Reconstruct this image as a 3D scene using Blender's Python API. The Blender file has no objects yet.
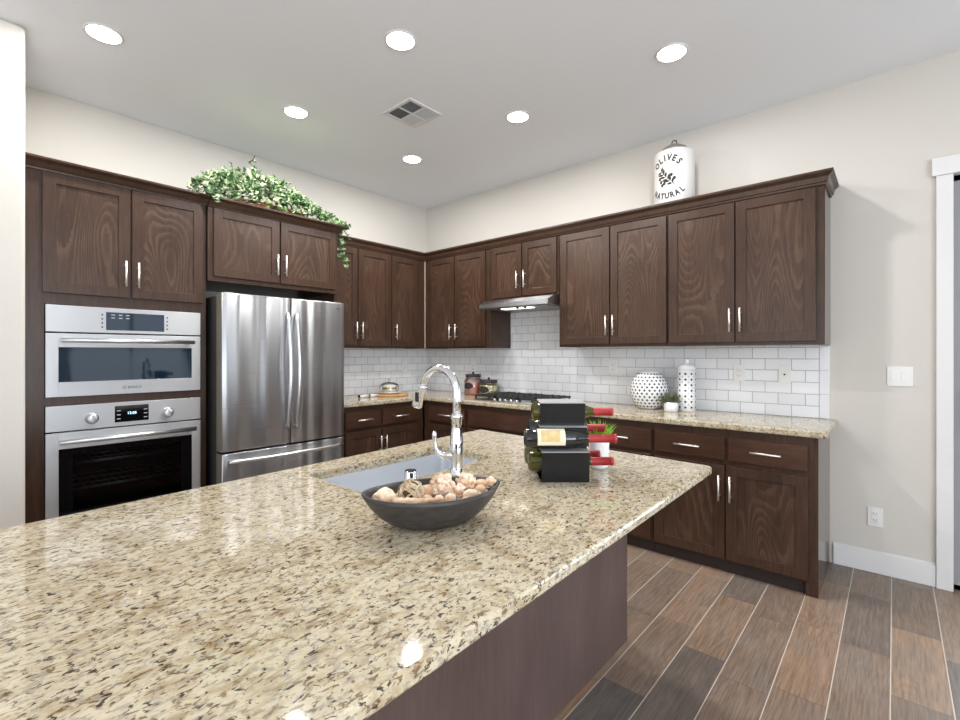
import bpy, bmesh, math, random
from mathutils import Vector, Matrix
from mathutils import noise as mnoise
R = math.radians
PI = math.pi
random.seed(7)
S = bpy.context.scene
COL = S.collection

# ------------------------------------------------------------ camera, world, lights, exposure
cam = bpy.data.cameras.new('camera')
cam.sensor_width = 36
cam.lens = 472.53 * 36 / 960
cam.shift_x = (480 - 473.2248) / 960
cam.shift_y = (353.93 - 360) / 960
cam.clip_start = 0.02
co = bpy.data.objects.new('camera', cam)
COL.objects.link(co)
co.location = (4.1224, -3.8021, 1.3402)
co.rotation_euler = (PI / 2, 0, 0.7277)
S.camera = co

W = bpy.data.worlds.new('world')
S.world = W
W.use_nodes = True
W.node_tree.nodes['Background'].inputs[0].default_value = (0.80, 0.88, 1.0, 1)
W.node_tree.nodes['Background'].inputs[1].default_value = 1.0

def area_light(name, loc, rot, sx, sy, power, color=(1, 1, 1), shape='RECTANGLE', spread=None):
    l = bpy.data.lights.new(name, 'AREA')
    l.shape = shape
    l.size = sx
    if shape in ('RECTANGLE', 'ELLIPSE'):
        l.size_y = sy
    l.energy = power
    l.color = color
    if spread:
        l.spread = spread
    o = bpy.data.objects.new(name, l)
    COL.objects.link(o)
    o.location = loc
    o.rotation_euler = rot
    return o

DAY = (0.86, 0.93, 1.0)
LAMP = 14      # watts of each recessed lamp
# daylight through the patio door and east windows, plus added south fill (all of them openings of the shell below)
area_light('patio_daylight', (5.29, 0.22, 1.2), (R(-90), 0, 0), 1.75, 2.25, 72, DAY)
area_light('east_window_daylight', (8.36, -1.35, 1.45), (0, R(90 + 36), 0), 1.9, 1.9, 14, DAY)
area_light('east_window_daylight', (8.36, -5.2, 1.45), (0, R(90 + 36), 0), 2.3, 4.6, 225, DAY)  # unseen window, enlarged and its light tilted up for walls and ceiling
area_light('south_window_fill', (2.6, -8.66, 1.5), (R(90 + 42), 0, 0), 2.6, 2.1, 30, (0.92, 0.96, 1))  # unseen window added as fill, tilted up to lift the ceiling
area_light('south_window_fill', (6.2, -8.66, 1.5), (R(90 + 42), 0, 0), 2.6, 2.1, 42, (0.92, 0.96, 1))  # second added fill window on the south side, also out of view

S.view_settings.view_transform = 'Standard'
S.view_settings.look = 'None'
S.view_settings.gamma = 1
S.view_settings.use_curve_mapping = False
S.view_settings.exposure = 0.2

# ------------------------------------------------------------ materials
def lin(c):
    return c / 12.92 if c <= 0.04045 else ((c + 0.055) / 1.055) ** 2.4
def rgb(r, g, b):
    return (lin(r / 255), lin(g / 255), lin(b / 255), 1)

def mat(name, color=(0.5, 0.5, 0.5, 1), rough=0.5, metal=0.0, spec=0.5, coat=0.0, emit=None, estr=0.0, trans=0.0, ior=1.45, alpha=1.0):
    m = bpy.data.materials.new(name)
    m.use_nodes = True
    b = m.node_tree.nodes['Principled BSDF']
    b.inputs['Base Color'].default_value = color
    b.inputs['Roughness'].default_value = rough
    b.inputs['Metallic'].default_value = metal
    b.inputs['Specular IOR Level'].default_value = spec
    b.inputs['Coat Weight'].default_value = coat
    b.inputs['IOR'].default_value = ior
    b.inputs['Transmission Weight'].default_value = trans
    b.inputs['Alpha'].default_value = alpha
    if emit:
        b.inputs['Emission Color'].default_value = emit
        b.inputs['Emission Strength'].default_value = estr
    return m

class NT:
    """small node-graph writer"""
    def __init__(s, m):
        s.m = m
        s.t = m.node_tree
        s.b = s.t.nodes['Principled BSDF']
    def n(s, typ, **kw):
        nd = s.t.nodes.new(typ)
        for k, v in kw.items():
            setattr(nd, k, v)
        return nd
    def l(s, a, b):
        s.t.links.new(a, b)
    def coords(s, scale=(1, 1, 1), out='Object', rnd=False, rot=(0, 0, 0), loc=(0, 0, 0)):
        tc = s.n('ShaderNodeTexCoord')
        mp = s.n('ShaderNodeMapping')
        mp.inputs['Scale'].default_value = scale
        mp.inputs['Rotation'].default_value = rot
        mp.inputs['Location'].default_value = loc
        src = tc.outputs[out]
        if rnd:
            oi = s.n('ShaderNodeObjectInfo')
            vm = s.n('ShaderNodeVectorMath', operation='SCALE')
            cb = s.n('ShaderNodeCombineXYZ')
            for i in range(3):
                s.l(oi.outputs['Random'], cb.inputs[i])
            s.l(cb.outputs[0], vm.inputs[0])
            vm.inputs['Scale'].default_value = 37.0
            ad = s.n('ShaderNodeVectorMath', operation='ADD')
            s.l(src, ad.inputs[0])
            s.l(vm.outputs[0], ad.inputs[1])
            src = ad.outputs[0]
        s.l(src, mp.inputs[0])
        return mp.outputs[0]
    def noise(s, vec, scale, detail=3, rough=0.5, dist=0.0):
        nd = s.n('ShaderNodeTexNoise')
        nd.inputs['Scale'].default_value = scale
        nd.inputs['Detail'].default_value = detail
        nd.inputs['Roughness'].default_value = rough
        nd.inputs['Distortion'].default_value = dist
        s.l(vec, nd.inputs['Vector'])
        return nd
    def ramp(s, fac, stops, interp='LINEAR'):
        nd = s.n('ShaderNodeValToRGB')
        cr = nd.color_ramp
        cr.interpolation = interp
        while len(cr.elements) < len(stops):
            cr.elements.new(0.5)
        for e, (p, c) in zip(cr.elements, stops):
            e.position = p
            e.color = c if len(c) == 4 else (*c, 1)
        s.l(fac, nd.inputs[0])
        return nd.outputs[0]
    def mix(s, fac, a, b, mode='MIX'):
        nd = s.n('ShaderNodeMix', data_type='RGBA', blend_type=mode)
        for sock, v in ((nd.inputs[0], fac), (nd.inputs[6], a), (nd.inputs[7], b)):
            if hasattr(v, 'links'):
                s.l(v, sock)
            else:
                sock.default_value = v
        return nd.outputs[2]
    def math(s, op, a, b=0.0, c=None):
        nd = s.n('ShaderNodeMath', operation=op)
        for i, v in enumerate((a, b) if c is None else (a, b, c)):
            if hasattr(v, 'links'):
                s.l(v, nd.inputs[i])
            else:
                nd.inputs[i].default_value = v
        return nd.outputs[0]
    def bump(s, h, strength=0.2, dist=0.01):
        nd = s.n('ShaderNodeBump')
        nd.inputs['Strength'].default_value = strength
        nd.inputs['Distance'].default_value = dist
        s.l(h, nd.inputs['Height'])
        s.l(nd.outputs[0], s.b.inputs['Normal'])
    def color(s, c):
        s.l(c, s.b.inputs['Base Color'])

BLACK, WHITE = (0, 0, 0, 1), (1, 1, 1, 1)

def wall_paint(name, col):
    m = mat(name, col, 0.9, spec=0.2)
    t = NT(m)
    n = t.noise(t.coords(out='Object'), 70, 3, 0.6)
    t.bump(n.outputs[0], 0.10, 0.004)
    return m
M_WALL = wall_paint('greige_wall_paint', rgb(211, 206, 198))
M_CEIL = wall_paint('ceiling_paint', rgb(243, 246, 250))
M_WHITE = mat('white_trim_paint', rgb(226, 225, 224), 0.4)

def wood(name, panel=False, dark=rgb(54, 37, 27), light=rgb(78, 56, 43), line=rgb(108, 84, 68), horiz=False):
    m = mat(name, dark, 0.30, spec=0.45)
    t = NT(m)
    if horiz:
        v = t.coords((3, 3, 30), rnd=True)
    else:
        v = t.coords((26, 26, 2.2), rnd=True)
    fine = t.noise(v, 3.0, 5, 0.65)
    col = t.ramp(fine.outputs[0], [(0.28, dark), (0.72, light)])
    blot = t.noise(t.coords((3, 3, 1.2), rnd=True), 1.5, 2)
    bl = t.ramp(blot.outputs[0], [(0.3, (0.80, 0.79, 0.78)), (0.75, (1.12, 1.12, 1.14))])
    col = t.mix(1.0, col, bl, 'MULTIPLY')
    if panel:
        big = t.noise(t.coords((2.8, 2.8, 0.62), rnd=True), 1.2, 1.0, 0.4, 0.12)
        wob = t.noise(t.coords((9, 9, 5), rnd=True), 6.0, 2)
        r = t.math('ADD', t.math('MULTIPLY', big.outputs[0], 34.0), t.math('MULTIPLY', wob.outputs[0], 0.5))
        f = t.math('FRACT', r)
        ring = t.ramp(f, [(0.0, BLACK), (0.42, (.05, .05, .05)), (0.72, (0.75, 0.75, 0.75)), (0.84, WHITE), (1.0, BLACK)])
        fade = t.noise(t.coords((4, 4, 2), rnd=True), 2.0, 2)
        fd = t.ramp(fade.outputs[0], [(0.35, (0.25, 0.25, 0.25)), (0.65, WHITE)])
        k = t.mix(1.0, ring, fd, 'MULTIPLY')
        k2 = t.math('MULTIPLY', k, 0.52)
        col = t.mix(k2, col, line)
    t.color(col)
    return m
M_WOOD = wood('espresso_wood')
M_PANEL = wood('espresso_panel_wood', True)
M_WOODH = wood('espresso_drawer_wood', horiz=True, dark=rgb(58, 38, 28), light=rgb(82, 56, 42))
M_END = wood('end_panel_wood')
M_END.node_tree.nodes['Principled BSDF'].inputs['Roughness'].default_value = 0.13
M_TOE = mat('dark_toe_board', rgb(46, 34, 30), 0.6)
M_ISL = wood('island_panel_wood', dark=rgb(88, 72, 68), light=rgb(104, 86, 81))

def granite():
    m = mat('granite', rgb(205, 190, 160), 0.06, spec=0.5)
    t = NT(m)
    v = t.coords((1, 0.60, 1), rot=(0, 0, R(6)))
    big = t.noise(v, 22, 4, 0.62, 0.4)
    c = t.ramp(big.outputs[0], [(0.30, rgb(158, 136, 104)), (0.44, rgb(186, 171, 142)), (0.56, rgb(204, 192, 166)), (0.74, rgb(176, 164, 143))])
    zone = t.noise(t.coords((1, 0.8, 1)), 2.2, 3, 0.6)
    zk = t.ramp(zone.outputs[0], [(0.40, BLACK), (0.62, WHITE)])
    g = t.noise(v, 75, 3, 0.6, 0.5)
    gk = t.ramp(g.outputs[0], [(0.53, BLACK), (0.61, WHITE)])
    c = t.mix(t.math('MULTIPLY', gk, 0.65), c, rgb(150, 143, 134))
    gw = t.noise(t.coords((1, 0.6, 1), loc=(5, 2, 0)), 64, 2, 0.5, 0.3)
    wk = t.ramp(gw.outputs[0], [(0.57, BLACK), (0.64, WHITE)])
    c = t.mix(t.math('MULTIPLY', wk, 0.7), c, rgb(208, 197, 174))
    b1 = t.noise(t.coords((1, 0.52, 1), rot=(0, 0, R(-6)), loc=(3.1, 1.7, 0)), 98, 3, 0.62, 0.6)
    bk = t.ramp(b1.outputs[0], [(0.545, BLACK), (0.61, WHITE)])
    dens = t.noise(t.coords((1, 0.7, 1)), 8, 3, 0.6)
    dk = t.ramp(dens.outputs[0], [(0.34, (0.25, 0.25, 0.25)), (0.54, WHITE)])
    c = t.mix(t.math('MULTIPLY', t.mix(1.0, bk, dk, 'MULTIPLY'), 0.85), c, rgb(110, 87, 62))
    b2 = t.noise(t.coords((1, 0.58, 1), loc=(9.1, 4.7, 2)), 92, 3, 0.58, 0.6)
    k2 = t.ramp(b2.outputs[0], [(0.592, BLACK), (0.637, WHITE)])
    c = t.mix(t.math('MULTIPLY', k2, 0.9), c, rgb(48, 39, 33))
    t.color(c)
    return m
M_GRAN = granite()

def brushed(name, col, rough=0.24, aniso=0.75):
    m = mat(name, col, rough, 1.0)
    t = NT(m)
    n = t.noise(t.coords((2, 2, 260)), 1.0, 3)
    rr = t.math('ADD', t.math('MULTIPLY', n.outputs[0], 0.03), rough - 0.015)
    t.l(rr, t.b.inputs['Roughness'])
    t.b.inputs['Anisotropic'].default_value = aniso
    tg = t.n('ShaderNodeTangent', direction_type='RADIAL', axis='Z')
    t.l(tg.outputs[0], t.b.inputs['Tangent'])
    t.b.inputs['Anisotropic Rotation'].default_value = 0.25
    return m
M_STEEL = brushed('brushed_stainless_steel', rgb(196, 197, 199), 0.42)
M_STEELD = brushed('fridge_stainless_steel', rgb(176, 177, 179), 0.28, 0.85)
def ripple(m):
    t = NT(m)
    n = t.noise(t.coords((5, 5, 0.12)), 1.9, 0.6)
    t.bump(n.outputs[0], 1.0, 0.022)
ripple(M_STEELD)
M_BAR = mat('polished_steel_bar', rgb(224, 225, 227), .30, 1.0)
M_SINK = mat('sink_steel', rgb(220, 224, 229), 0.36, 0.6)
M_CHROME = mat('chrome', rgb(228, 230, 233), 0.06, 1.0)
M_NICKEL = mat('brushed_nickel', rgb(240, 234, 226), 0.38, 0.9)
M_FSIDE = mat('fridge_side_grey', rgb(128, 122, 110), 0.45, 0.3)
M_BLACK = mat('black_plastic', rgb(18, 18, 20), 0.4)
M_GASKET = mat('dark_gasket', rgb(30, 30, 32), 0.7)
M_BGLASS = mat('black_glass', rgb(10, 11, 14), 0.05, spec=0.9)
M_MWGLASS = mat('smoked_mirror_glass', rgb(14, 34, 50), 0.04, spec=0.5)
M_CAVITY = mat('oven_cavity_enamel', rgb(52, 52, 56), 0.45)
M_RACKW = mat('oven_rack_wire', rgb(190, 190, 190), 0.3, 0.9)
M_DIGIT = mat('lit_clock_digits', BLACK, 0.5, emit=(0.45, 0.7, 1, 1), estr=3)
M_PRINT = mat('dark_print', rgb(40, 40, 44), 0.5)
M_PRINTW = mat('pale_print', rgb(170, 180, 186), 0.5)
M_IRON = mat('black_cast_iron', rgb(42, 41, 41), 0.55)
M_LENS = mat('lit_lamp_lens', WHITE, 0.4, emit=(1, 0.98, 0.95, 1), estr=22)
M_HLENS = mat('hood_lamp_lens', WHITE, 0.4, emit=(1, 0.93, 0.8, 1), estr=2)
M_PLATE = mat('white_plastic_plate', rgb(232, 231, 227), 0.35)
M_SLOT = mat('outlet_slot', rgb(60, 58, 55), 0.5)
M_CERAM = mat('white_glazed_ceramic', rgb(238, 238, 238), 0.18, spec=0.6)
M_HOLE = mat('dark_pierced_hole', rgb(62, 62, 64), 0.8)

def glassy(name, col, opacity=0.2, rough=0.02):
    """thin clear glass: mostly see-through, with a glossy skin"""
    m = bpy.data.materials.new(name)
    m.use_nodes = True
    t = m.node_tree
    for n in list(t.nodes):
        t.nodes.remove(n)
    out = t.nodes.new('ShaderNodeOutputMaterial')
    tr = t.nodes.new('ShaderNodeBsdfTransparent'); tr.inputs[0].default_value = col
    gl = t.nodes.new('ShaderNodeBsdfGlossy'); gl.inputs['Roughness'].default_value = rough
    gl.inputs[0].default_value = (0.9, 0.9, 0.9, 1)
    fr = t.nodes.new('ShaderNodeFresnel'); fr.inputs[0].default_value = 1.5
    ad = t.nodes.new('ShaderNodeMath'); ad.operation = 'ADD'; ad.inputs[1].default_value = opacity; ad.use_clamp = True
    mx = t.nodes.new('ShaderNodeMixShader')
    t.links.new(fr.outputs[0], ad.inputs[0]); t.links.new(ad.outputs[0], mx.inputs[0])
    t.links.new(tr.outputs[0], mx.inputs[1]); t.links.new(gl.outputs[0], mx.inputs[2])
    t.links.new(mx.outputs[0], out.inputs[0])
    return m
M_GLASS = glassy('clear_glass', (0.93, 0.95, 0.95, 1), 0.06)
M_OVENGLASS = glassy('dark_oven_glass', (0.62, 0.64, 0.66, 1), 0.02)
M_PANE = glassy('window_pane_glass', (0.97, 0.98, 0.98, 1), 0.0)

def tiles():
    m = mat('white_subway_tile', rgb(226, 226, 226), 0.14, spec=0.55)
    t = NT(m)
    return m
def subway(name, axis):
    m = mat(name, rgb(228, 228, 229), 0.15, spec=0.55)
    t = NT(m)
    tc = t.n('ShaderNodeTexCoord')
    sp = t.n('ShaderNodeSeparateXYZ'); t.l(tc.outputs['Object'], sp.inputs[0])
    cb = t.n('ShaderNodeCombineXYZ')
    t.l(sp.outputs[axis], cb.inputs[0]); t.l(sp.outputs[2], cb.inputs[1])
    def brick(mortar, smooth):
        bk = t.n('ShaderNodeTexBrick', offset=0.5)
        bk.inputs['Scale'].default_value = 1.0
        bk.inputs['Brick Width'].default_value = 0.1535
        bk.inputs['Row Height'].default_value = 0.0775
        bk.inputs['Mortar Size'].default_value = mortar
        bk.inputs['Mortar Smooth'].default_value = smooth
        bk.inputs['Color1'].default_value = rgb(236, 236, 237)
        bk.inputs['Color2'].default_value = rgb(226, 226, 228)
        bk.inputs['Mortar'].default_value = rgb(150, 150, 150)
        t.l(cb.outputs[0], bk.inputs['Vector'])
        return bk
    a = brick(0.0016, 0.1)
    t.color(a.outputs['Color'])
    b = brick(0.005, 1.0)
    t.bump(t.math('SUBTRACT', 1.0, b.outputs['Fac']), 0.35, 0.004)
    return m
M_TILEX = subway('subway_tile_right_wall', 0)
M_TILEY = subway('subway_tile_left_wall', 1)

def floor_mat():
    m = mat('wood_look_plank_tile', rgb(120, 98, 80), 0.34, spec=0.45)
    t = NT(m)
    tc = t.n('ShaderNodeTexCoord')
    sp = t.n('ShaderNodeSeparateXYZ'); t.l(tc.outputs['Object'], sp.inputs[0])
    xs = t.math('ADD', sp.outputs[0], 10 * 0.1785 - 0.006 + 0.0)
    PW, PL = 0.1785, 0.62
    row = t.math('FLOOR', t.math('DIVIDE', xs, PW))
    wn = t.n('ShaderNodeTexWhiteNoise', noise_dimensions='1D'); t.l(row, wn.inputs['W'])
    ys = t.math('ADD', sp.outputs[1], t.math('MULTIPLY', wn.outputs['Value'], PL))
    col_i = t.math('FLOOR', t.math('DIVIDE', ys, PL))
    idv = t.n('ShaderNodeCombineXYZ'); t.l(row, idv.inputs[0]); t.l(col_i, idv.inputs[1])
    pr = t.n('ShaderNodeTexWhiteNoise', noise_dimensions='3D'); t.l(idv.outputs[0], pr.inputs['Vector'])
    fx = t.math('FRACT', t.math('DIVIDE', xs, PW)); fy = t.math('FRACT', t.math('DIVIDE', ys, PL))
    dx = t.math('MULTIPLY', t.math('MINIMUM', fx, t.math('SUBTRACT', 1.0, fx)), PW)
    dy = t.math('MULTIPLY', t.math('MINIMUM', fy, t.math('SUBTRACT', 1.0, fy)), PL)
    gx = t.math('LESS_THAN', dx, 0.0018)
    gy = t.math('LESS_THAN', dy, 0.0014)
    # plank tone
    tone = t.ramp(pr.outputs['Value'], [(0.0, rgb(112, 103, 96)), (0.22, rgb(150, 126, 106)), (0.45, rgb(138, 120, 105)),
                                        (0.62, rgb(162, 134, 110)), (0.82, rgb(106, 100, 95)), (1.0, rgb(150, 122, 98))])
    off = t.n('ShaderNodeVectorMath', operation='SCALE'); t.l(pr.outputs['Color'], off.inputs[0]); off.inputs['Scale'].default_value = 20
    ad = t.n('ShaderNodeVectorMath', operation='ADD'); t.l(tc.outputs['Object'], ad.inputs[0]); t.l(off.outputs[0], ad.inputs[1])
    def mapped(scale):
        mp = t.n('ShaderNodeMapping'); mp.inputs['Scale'].default_value = scale; t.l(ad.outputs[0], mp.inputs[0]); return mp.outputs[0]
    grain = t.noise(mapped((56, 2.4, 1)), 2.4, 6, 0.7, 0.25)
    gr = t.ramp(grain.outputs[0], [(0.28, (0.60, 0.59, 0.58)), (0.5, (0.98, 0.98, 0.98)), (0.72, (1.32, 1.29, 1.26))])
    col = t.mix(1.0, tone, gr, 'MULTIPLY')
    ring = t.noise(mapped((7, 1.1, 1)), 1.3, 2, 0.5, 0.4)
    rf = t.math('FRACT', t.math('MULTIPLY', ring.outputs[0], 11.0))
    rk = t.ramp(rf, [(0.0, (0.78, 0.78, 0.80)), (0.5, (1.08, 1.05, 1.02)), (1.0, (0.80, 0.80, 0.82))])
    col = t.mix(0.6, col, t.mix(1.0, col, rk, 'MULTIPLY'))
    grey = t.noise(mapped((5, 1.8, 1)), 1.4, 3)
    gk = t.ramp(grey.outputs[0], [(0.48, BLACK), (0.66, (0.42, 0.42, 0.42))])
    col = t.mix(gk, col, t.mix(1.0, rgb(132, 124, 116), gr, 'MULTIPLY'))
    col = t.mix(t.math('MULTIPLY', gy, 0.6), col, rgb(78, 68, 60))
    col = t.mix(gx, col, rgb(206, 196, 184))
    t.color(col)
    return m
M_FLOOR = floor_mat()

# ------------------------------------------------------------ geometry helpers
class MB:
    """collects shapes into one mesh"""
    def __init__(s):
        s.bm = bmesh.new()
    def _merge(s, tmp, mi=0, smooth=False, mtx=None):
        if mtx is not None:
            tmp.transform(mtx)
        bmesh.ops.recalc_face_normals(tmp, faces=tmp.faces[:])
        for f in tmp.faces:
            f.material_index = mi
            f.smooth = smooth
        me = bpy.data.meshes.new('tmp')
        tmp.to_mesh(me)
        tmp.free()
        s.bm.from_mesh(me)
        bpy.data.meshes.remove(me)
    def box(s, a, b, bev=0.0, seg=2, mi=0, mtx=None):
        a, b = [min(p, q) for p, q in zip(a, b)], [max(p, q) for p, q in zip(a, b)]
        t = bmesh.new()
        bmesh.ops.create_cube(t, size=1)
        for v in t.verts:
            v.co = Vector([a[i] + (v.co[i] + 0.5) * (b[i] - a[i]) for i in range(3)])
        if bev > 0:
            bmesh.ops.bevel(t, geom=t.edges[:], offset=bev, segments=seg, profile=0.5, affect='EDGES')
        s._merge(t, mi, False, mtx)
    def hexa(s, pts, bev=0.0, seg=2, mi=0):
        """pts: 4 bottom + 4 top corners"""
        t = bmesh.new()
        v = [t.verts.new(p) for p in pts]
        for q in ((0, 1, 2, 3), (4, 5, 6, 7), (0, 1, 5, 4), (1, 2, 6, 5), (2, 3, 7, 6), (3, 0, 4, 7)):
            t.faces.new([v[i] for i in q])
        bmesh.ops.recalc_face_normals(t, faces=t.faces[:])
        if bev > 0:
            bmesh.ops.bevel(t, geom=t.edges[:], offset=bev, segments=seg, profile=0.5, affect='EDGES')
        s._merge(t, mi)
    def cyl(s, p, q, r, r2=None, n=20, mi=0, smooth=True, caps=True):
        p, q = Vector(p), Vector(q)
        r2 = r if r2 is None else r2
        d = (q - p)
        rot = d.to_track_quat('Z', 'Y').to_matrix().to_4x4()
        t = bmesh.new()
        bmesh.ops.create_cone(t, cap_ends=caps, segments=n, radius1=r, radius2=r2, depth=d.length)
        m = Matrix.Translation((p + q) / 2) @ rot
        t.transform(m)
        bmesh.ops.recalc_face_normals(t, faces=t.faces[:])
        for f in t.faces:
            f.material_index = mi
            f.smooth = smooth and len(f.verts) == 4
        me = bpy.data.meshes.new('tmp'); t.to_mesh(me); t.free(); s.bm.from_mesh(me); bpy.data.meshes.remove(me)
    def lathe(s, prof, c=(0, 0, 0), n=40, mi=0, smooth=True, mtx=None, sy=1.0):
        """prof: (radius, z) list; open or closed by r = 0 ends"""
        t = bmesh.new()
        rings = []
        for r, z in prof:
            if r < 1e-6:
                rings.append([t.verts.new((c[0], c[1], c[2] + z))])
            else:
                rings.append([t.verts.new((c[0] + r * math.cos(2 * PI * k / n), c[1] + r * sy * math.sin(2 * PI * k / n), c[2] + z)) for k in range(n)])
        for a, b in zip(rings, rings[1:]):
            for k in range(n):
                k2 = (k + 1) % n
                if len(a) == 1 and len(b) == 1:
                    continue
                if len(a) == 1:
                    t.faces.new((a[0], b[k], b[k2]))
                elif len(b) == 1:
                    t.faces.new((a[k], a[k2], b[0]))
                else:
                    t.faces.new((a[k], a[k2], b[k2], b[k]))
        s._merge(t, mi, smooth, mtx)
    def tube(s, pts, rad, n=14, mi=0, caps=True, sy=1.0):
        """swept tube along pts; rad may be a list"""
        pts = [Vector(p) for p in pts]
        rads = rad if isinstance(rad, (list, tuple)) else [rad] * len(pts)
        t = bmesh.new()
        tang = []
        for i in range(len(pts)):
            a = pts[max(0, i - 1)]; b = pts[min(len(pts) - 1, i + 1)]
            tang.append((b - a).normalized())
        ref = Vector((0, 0, 1)) if abs(tang[0].z) < 0.9 else Vector((1, 0, 0))
        u = tang[0].cross(ref).normalized()
        rings = []
        for p, tg, r in zip(pts, tang, rads):
            u = (u - tg * u.dot(tg)).normalized()
            w = tg.cross(u)
            rings.append([t.verts.new(p + (u * math.cos(2 * PI * k / n) + w * sy * math.sin(2 * PI * k / n)) * r) for k in range(n)])
        for a, b in zip(rings, rings[1:]):
            for k in range(n):
                t.faces.new((a[k], a[(k + 1) % n], b[(k + 1) % n], b[k]))
        if caps:
            t.faces.new(rings[0]); t.faces.new(rings[-1])
        s._merge(t, mi, True)
    def sphere(s, c, r, mi=0, u=16, v=10, sc=(1, 1, 1), jit=0.0, freq=8.0, rot=None):
        t = bmesh.new()
        bmesh.ops.create_uvsphere(t, u_segments=u, v_segments=v, radius=1)
        for vt in t.verts:
            k = 1 + (mnoise.noise(vt.co * freq * 0.3 + Vector(c) * 31) * jit if jit else 0)
            vt.co = Vector((vt.co.x * sc[0], vt.co.y * sc[1], vt.co.z * sc[2])) * r * k
        m = Matrix.Translation(c)
        if rot:
            m = m @ rot
        s._merge(t, mi, True, m)
    def prism(s, poly, z0, z1, mi=0, bev=0.0, seg=3):
        """extrude an XY polygon from z0 to z1"""
        t = bmesh.new()
        f = t.faces.new([t.verts.new((x, y, z0)) for x, y in poly])
        r = bmesh.ops.extrude_face_region(t, geom=[f])
        for e in r['geom']:
            if isinstance(e, bmesh.types.BMVert):
                e.co.z = z1
        bmesh.ops.recalc_face_normals(t, faces=t.faces[:])
        if bev > 0:
            ed = [e for e in t.edges if abs(e.verts[0].co.z - e.verts[1].co.z) < 1e-6]
            bmesh.ops.bevel(t, geom=ed, offset=bev, segments=seg, profile=0.5, affect='EDGES')
        s._merge(t, mi)
    def sweep(s, path, prof, mi=0):
        """profile of (outward offset, z) carried along an XY path with mitred corners; outward = right-hand side"""
        P = [Vector(p) for p in path]
        t = bmesh.new()
        rings = []
        for i, p in enumerate(P):
            ns = []
            if i > 0:
                d = (P[i] - P[i - 1]).normalized(); ns.append(Vector((d.y, -d.x)))
            if i < len(P) - 1:
                d = (P[i + 1] - P[i]).normalized(); ns.append(Vector((d.y, -d.x)))
            if len(ns) == 2:
                b = (ns[0] + ns[1]).normalized(); k = 1 / max(0.2, b.dot(ns[0])); nn = b * k
            else:
                nn = ns[0]
            rings.append([t.verts.new((p.x + nn.x * o, p.y + nn.y * o, z)) for o, z in prof])
        m = len(prof)
        for a, b in zip(rings, rings[1:]):
            for k in range(m):
                t.faces.new((a[k], a[(k + 1) % m], b[(k + 1) % m], b[k]))
        t.faces.new(rings[0]); t.faces.new(rings[-1])
        s._merge(t, mi)
    def mesh(s, me, mtx=None, mi=None):
        t = bmesh.new(); t.from_mesh(me)
        if mtx is not None:
            t.transform(mtx)
        if mi is not None:
            for f in t.faces:
                f.material_index = mi
        m2 = bpy.data.meshes.new('tmp'); t.to_mesh(m2); t.free(); s.bm.from_mesh(m2); bpy.data.meshes.remove(m2)
    def build(s, name, mats, parent=None, origin=None, smooth_angle=None):
        """link as ONE mesh object; geometry given in world (or root-local if parent is rotated) coordinates"""
        if not isinstance(mats, (list, tuple)):
            mats = [mats]
        o3 = Vector(origin) if origin is not None else (abs_loc(parent) if parent is not None else Vector((0, 0, 0)))
        if o3.length > 0:
            bmesh.ops.translate(s.bm, verts=s.bm.verts[:], vec=-o3)
        me = bpy.data.meshes.new(name)
        s.bm.to_mesh(me); s.bm.free()
        for m in mats:
            me.materials.append(m)
        o = bpy.data.objects.new(name, me)
        COL.objects.link(o)
        if parent is not None:
            o.parent = parent
            o.location = o3 - abs_loc(parent)
        else:
            o.location = o3
        return o

def abs_loc(o):
    v = Vector((0, 0, 0))
    while o is not None:
        v += o.location
        o = o.parent
    return v

def tag(o, label, cat, group=None, kind=None):
    o['label'] = label
    o['category'] = cat
    if group:
        o['group'] = group
    if kind:
        o['kind'] = kind
    return o

def thing(name, label, cat, loc=(0, 0, 0), group=None):
    o = bpy.data.objects.new(name, None)
    o.empty_display_size = 0.1
    COL.objects.link(o)
    o.location = loc
    return tag(o, label, cat, group)

def struct(o, label, cat):
    return tag(o, label, cat, kind='structure')

def copy_tree(o, parent=None):
    c = o.copy()
    COL.objects.link(c)
    if parent is not None:
        c.parent = parent
    for ch in list(o.children):
        copy_tree(ch, c)
    return c

def text_mesh(txt, size=1.0, extrude=0.0, bold=0.0):
    cu = bpy.data.curves.new('txt', 'FONT')
    cu.body = txt
    cu.size = size
    cu.extrude = extrude
    cu.offset = bold * size
    cu.align_x = 'CENTER'
    cu.resolution_u = 3
    o = bpy.data.objects.new('txt', cu)
    COL.objects.link(o)
    dg = bpy.context.evaluated_depsgraph_get()
    me = bpy.data.meshes.new_from_object(o.evaluated_get(dg))
    bpy.data.objects.remove(o)
    return me

def boolean_cut(o, cutter_mb):
    c = cutter_mb.build('cutter', M_GRAN)
    md = o.modifiers.new('cut', 'BOOLEAN')
    md.operation = 'DIFFERENCE'
    md.object = c
    md.solver = 'EXACT'
    dg = bpy.context.evaluated_depsgraph_get()
    me = bpy.data.meshes.new_from_object(o.evaluated_get(dg))
    o.modifiers.clear()
    o.data = me
    bpy.data.objects.remove(c)

# frames: u along the wall, d out from the wall, z up
def FR(u, d, z):      # right wall (plane y = 0)
    return (u, -d, z)
def FL(u, d, z):      # left wall (plane x = 0)
    return (d, u, z)

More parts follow.
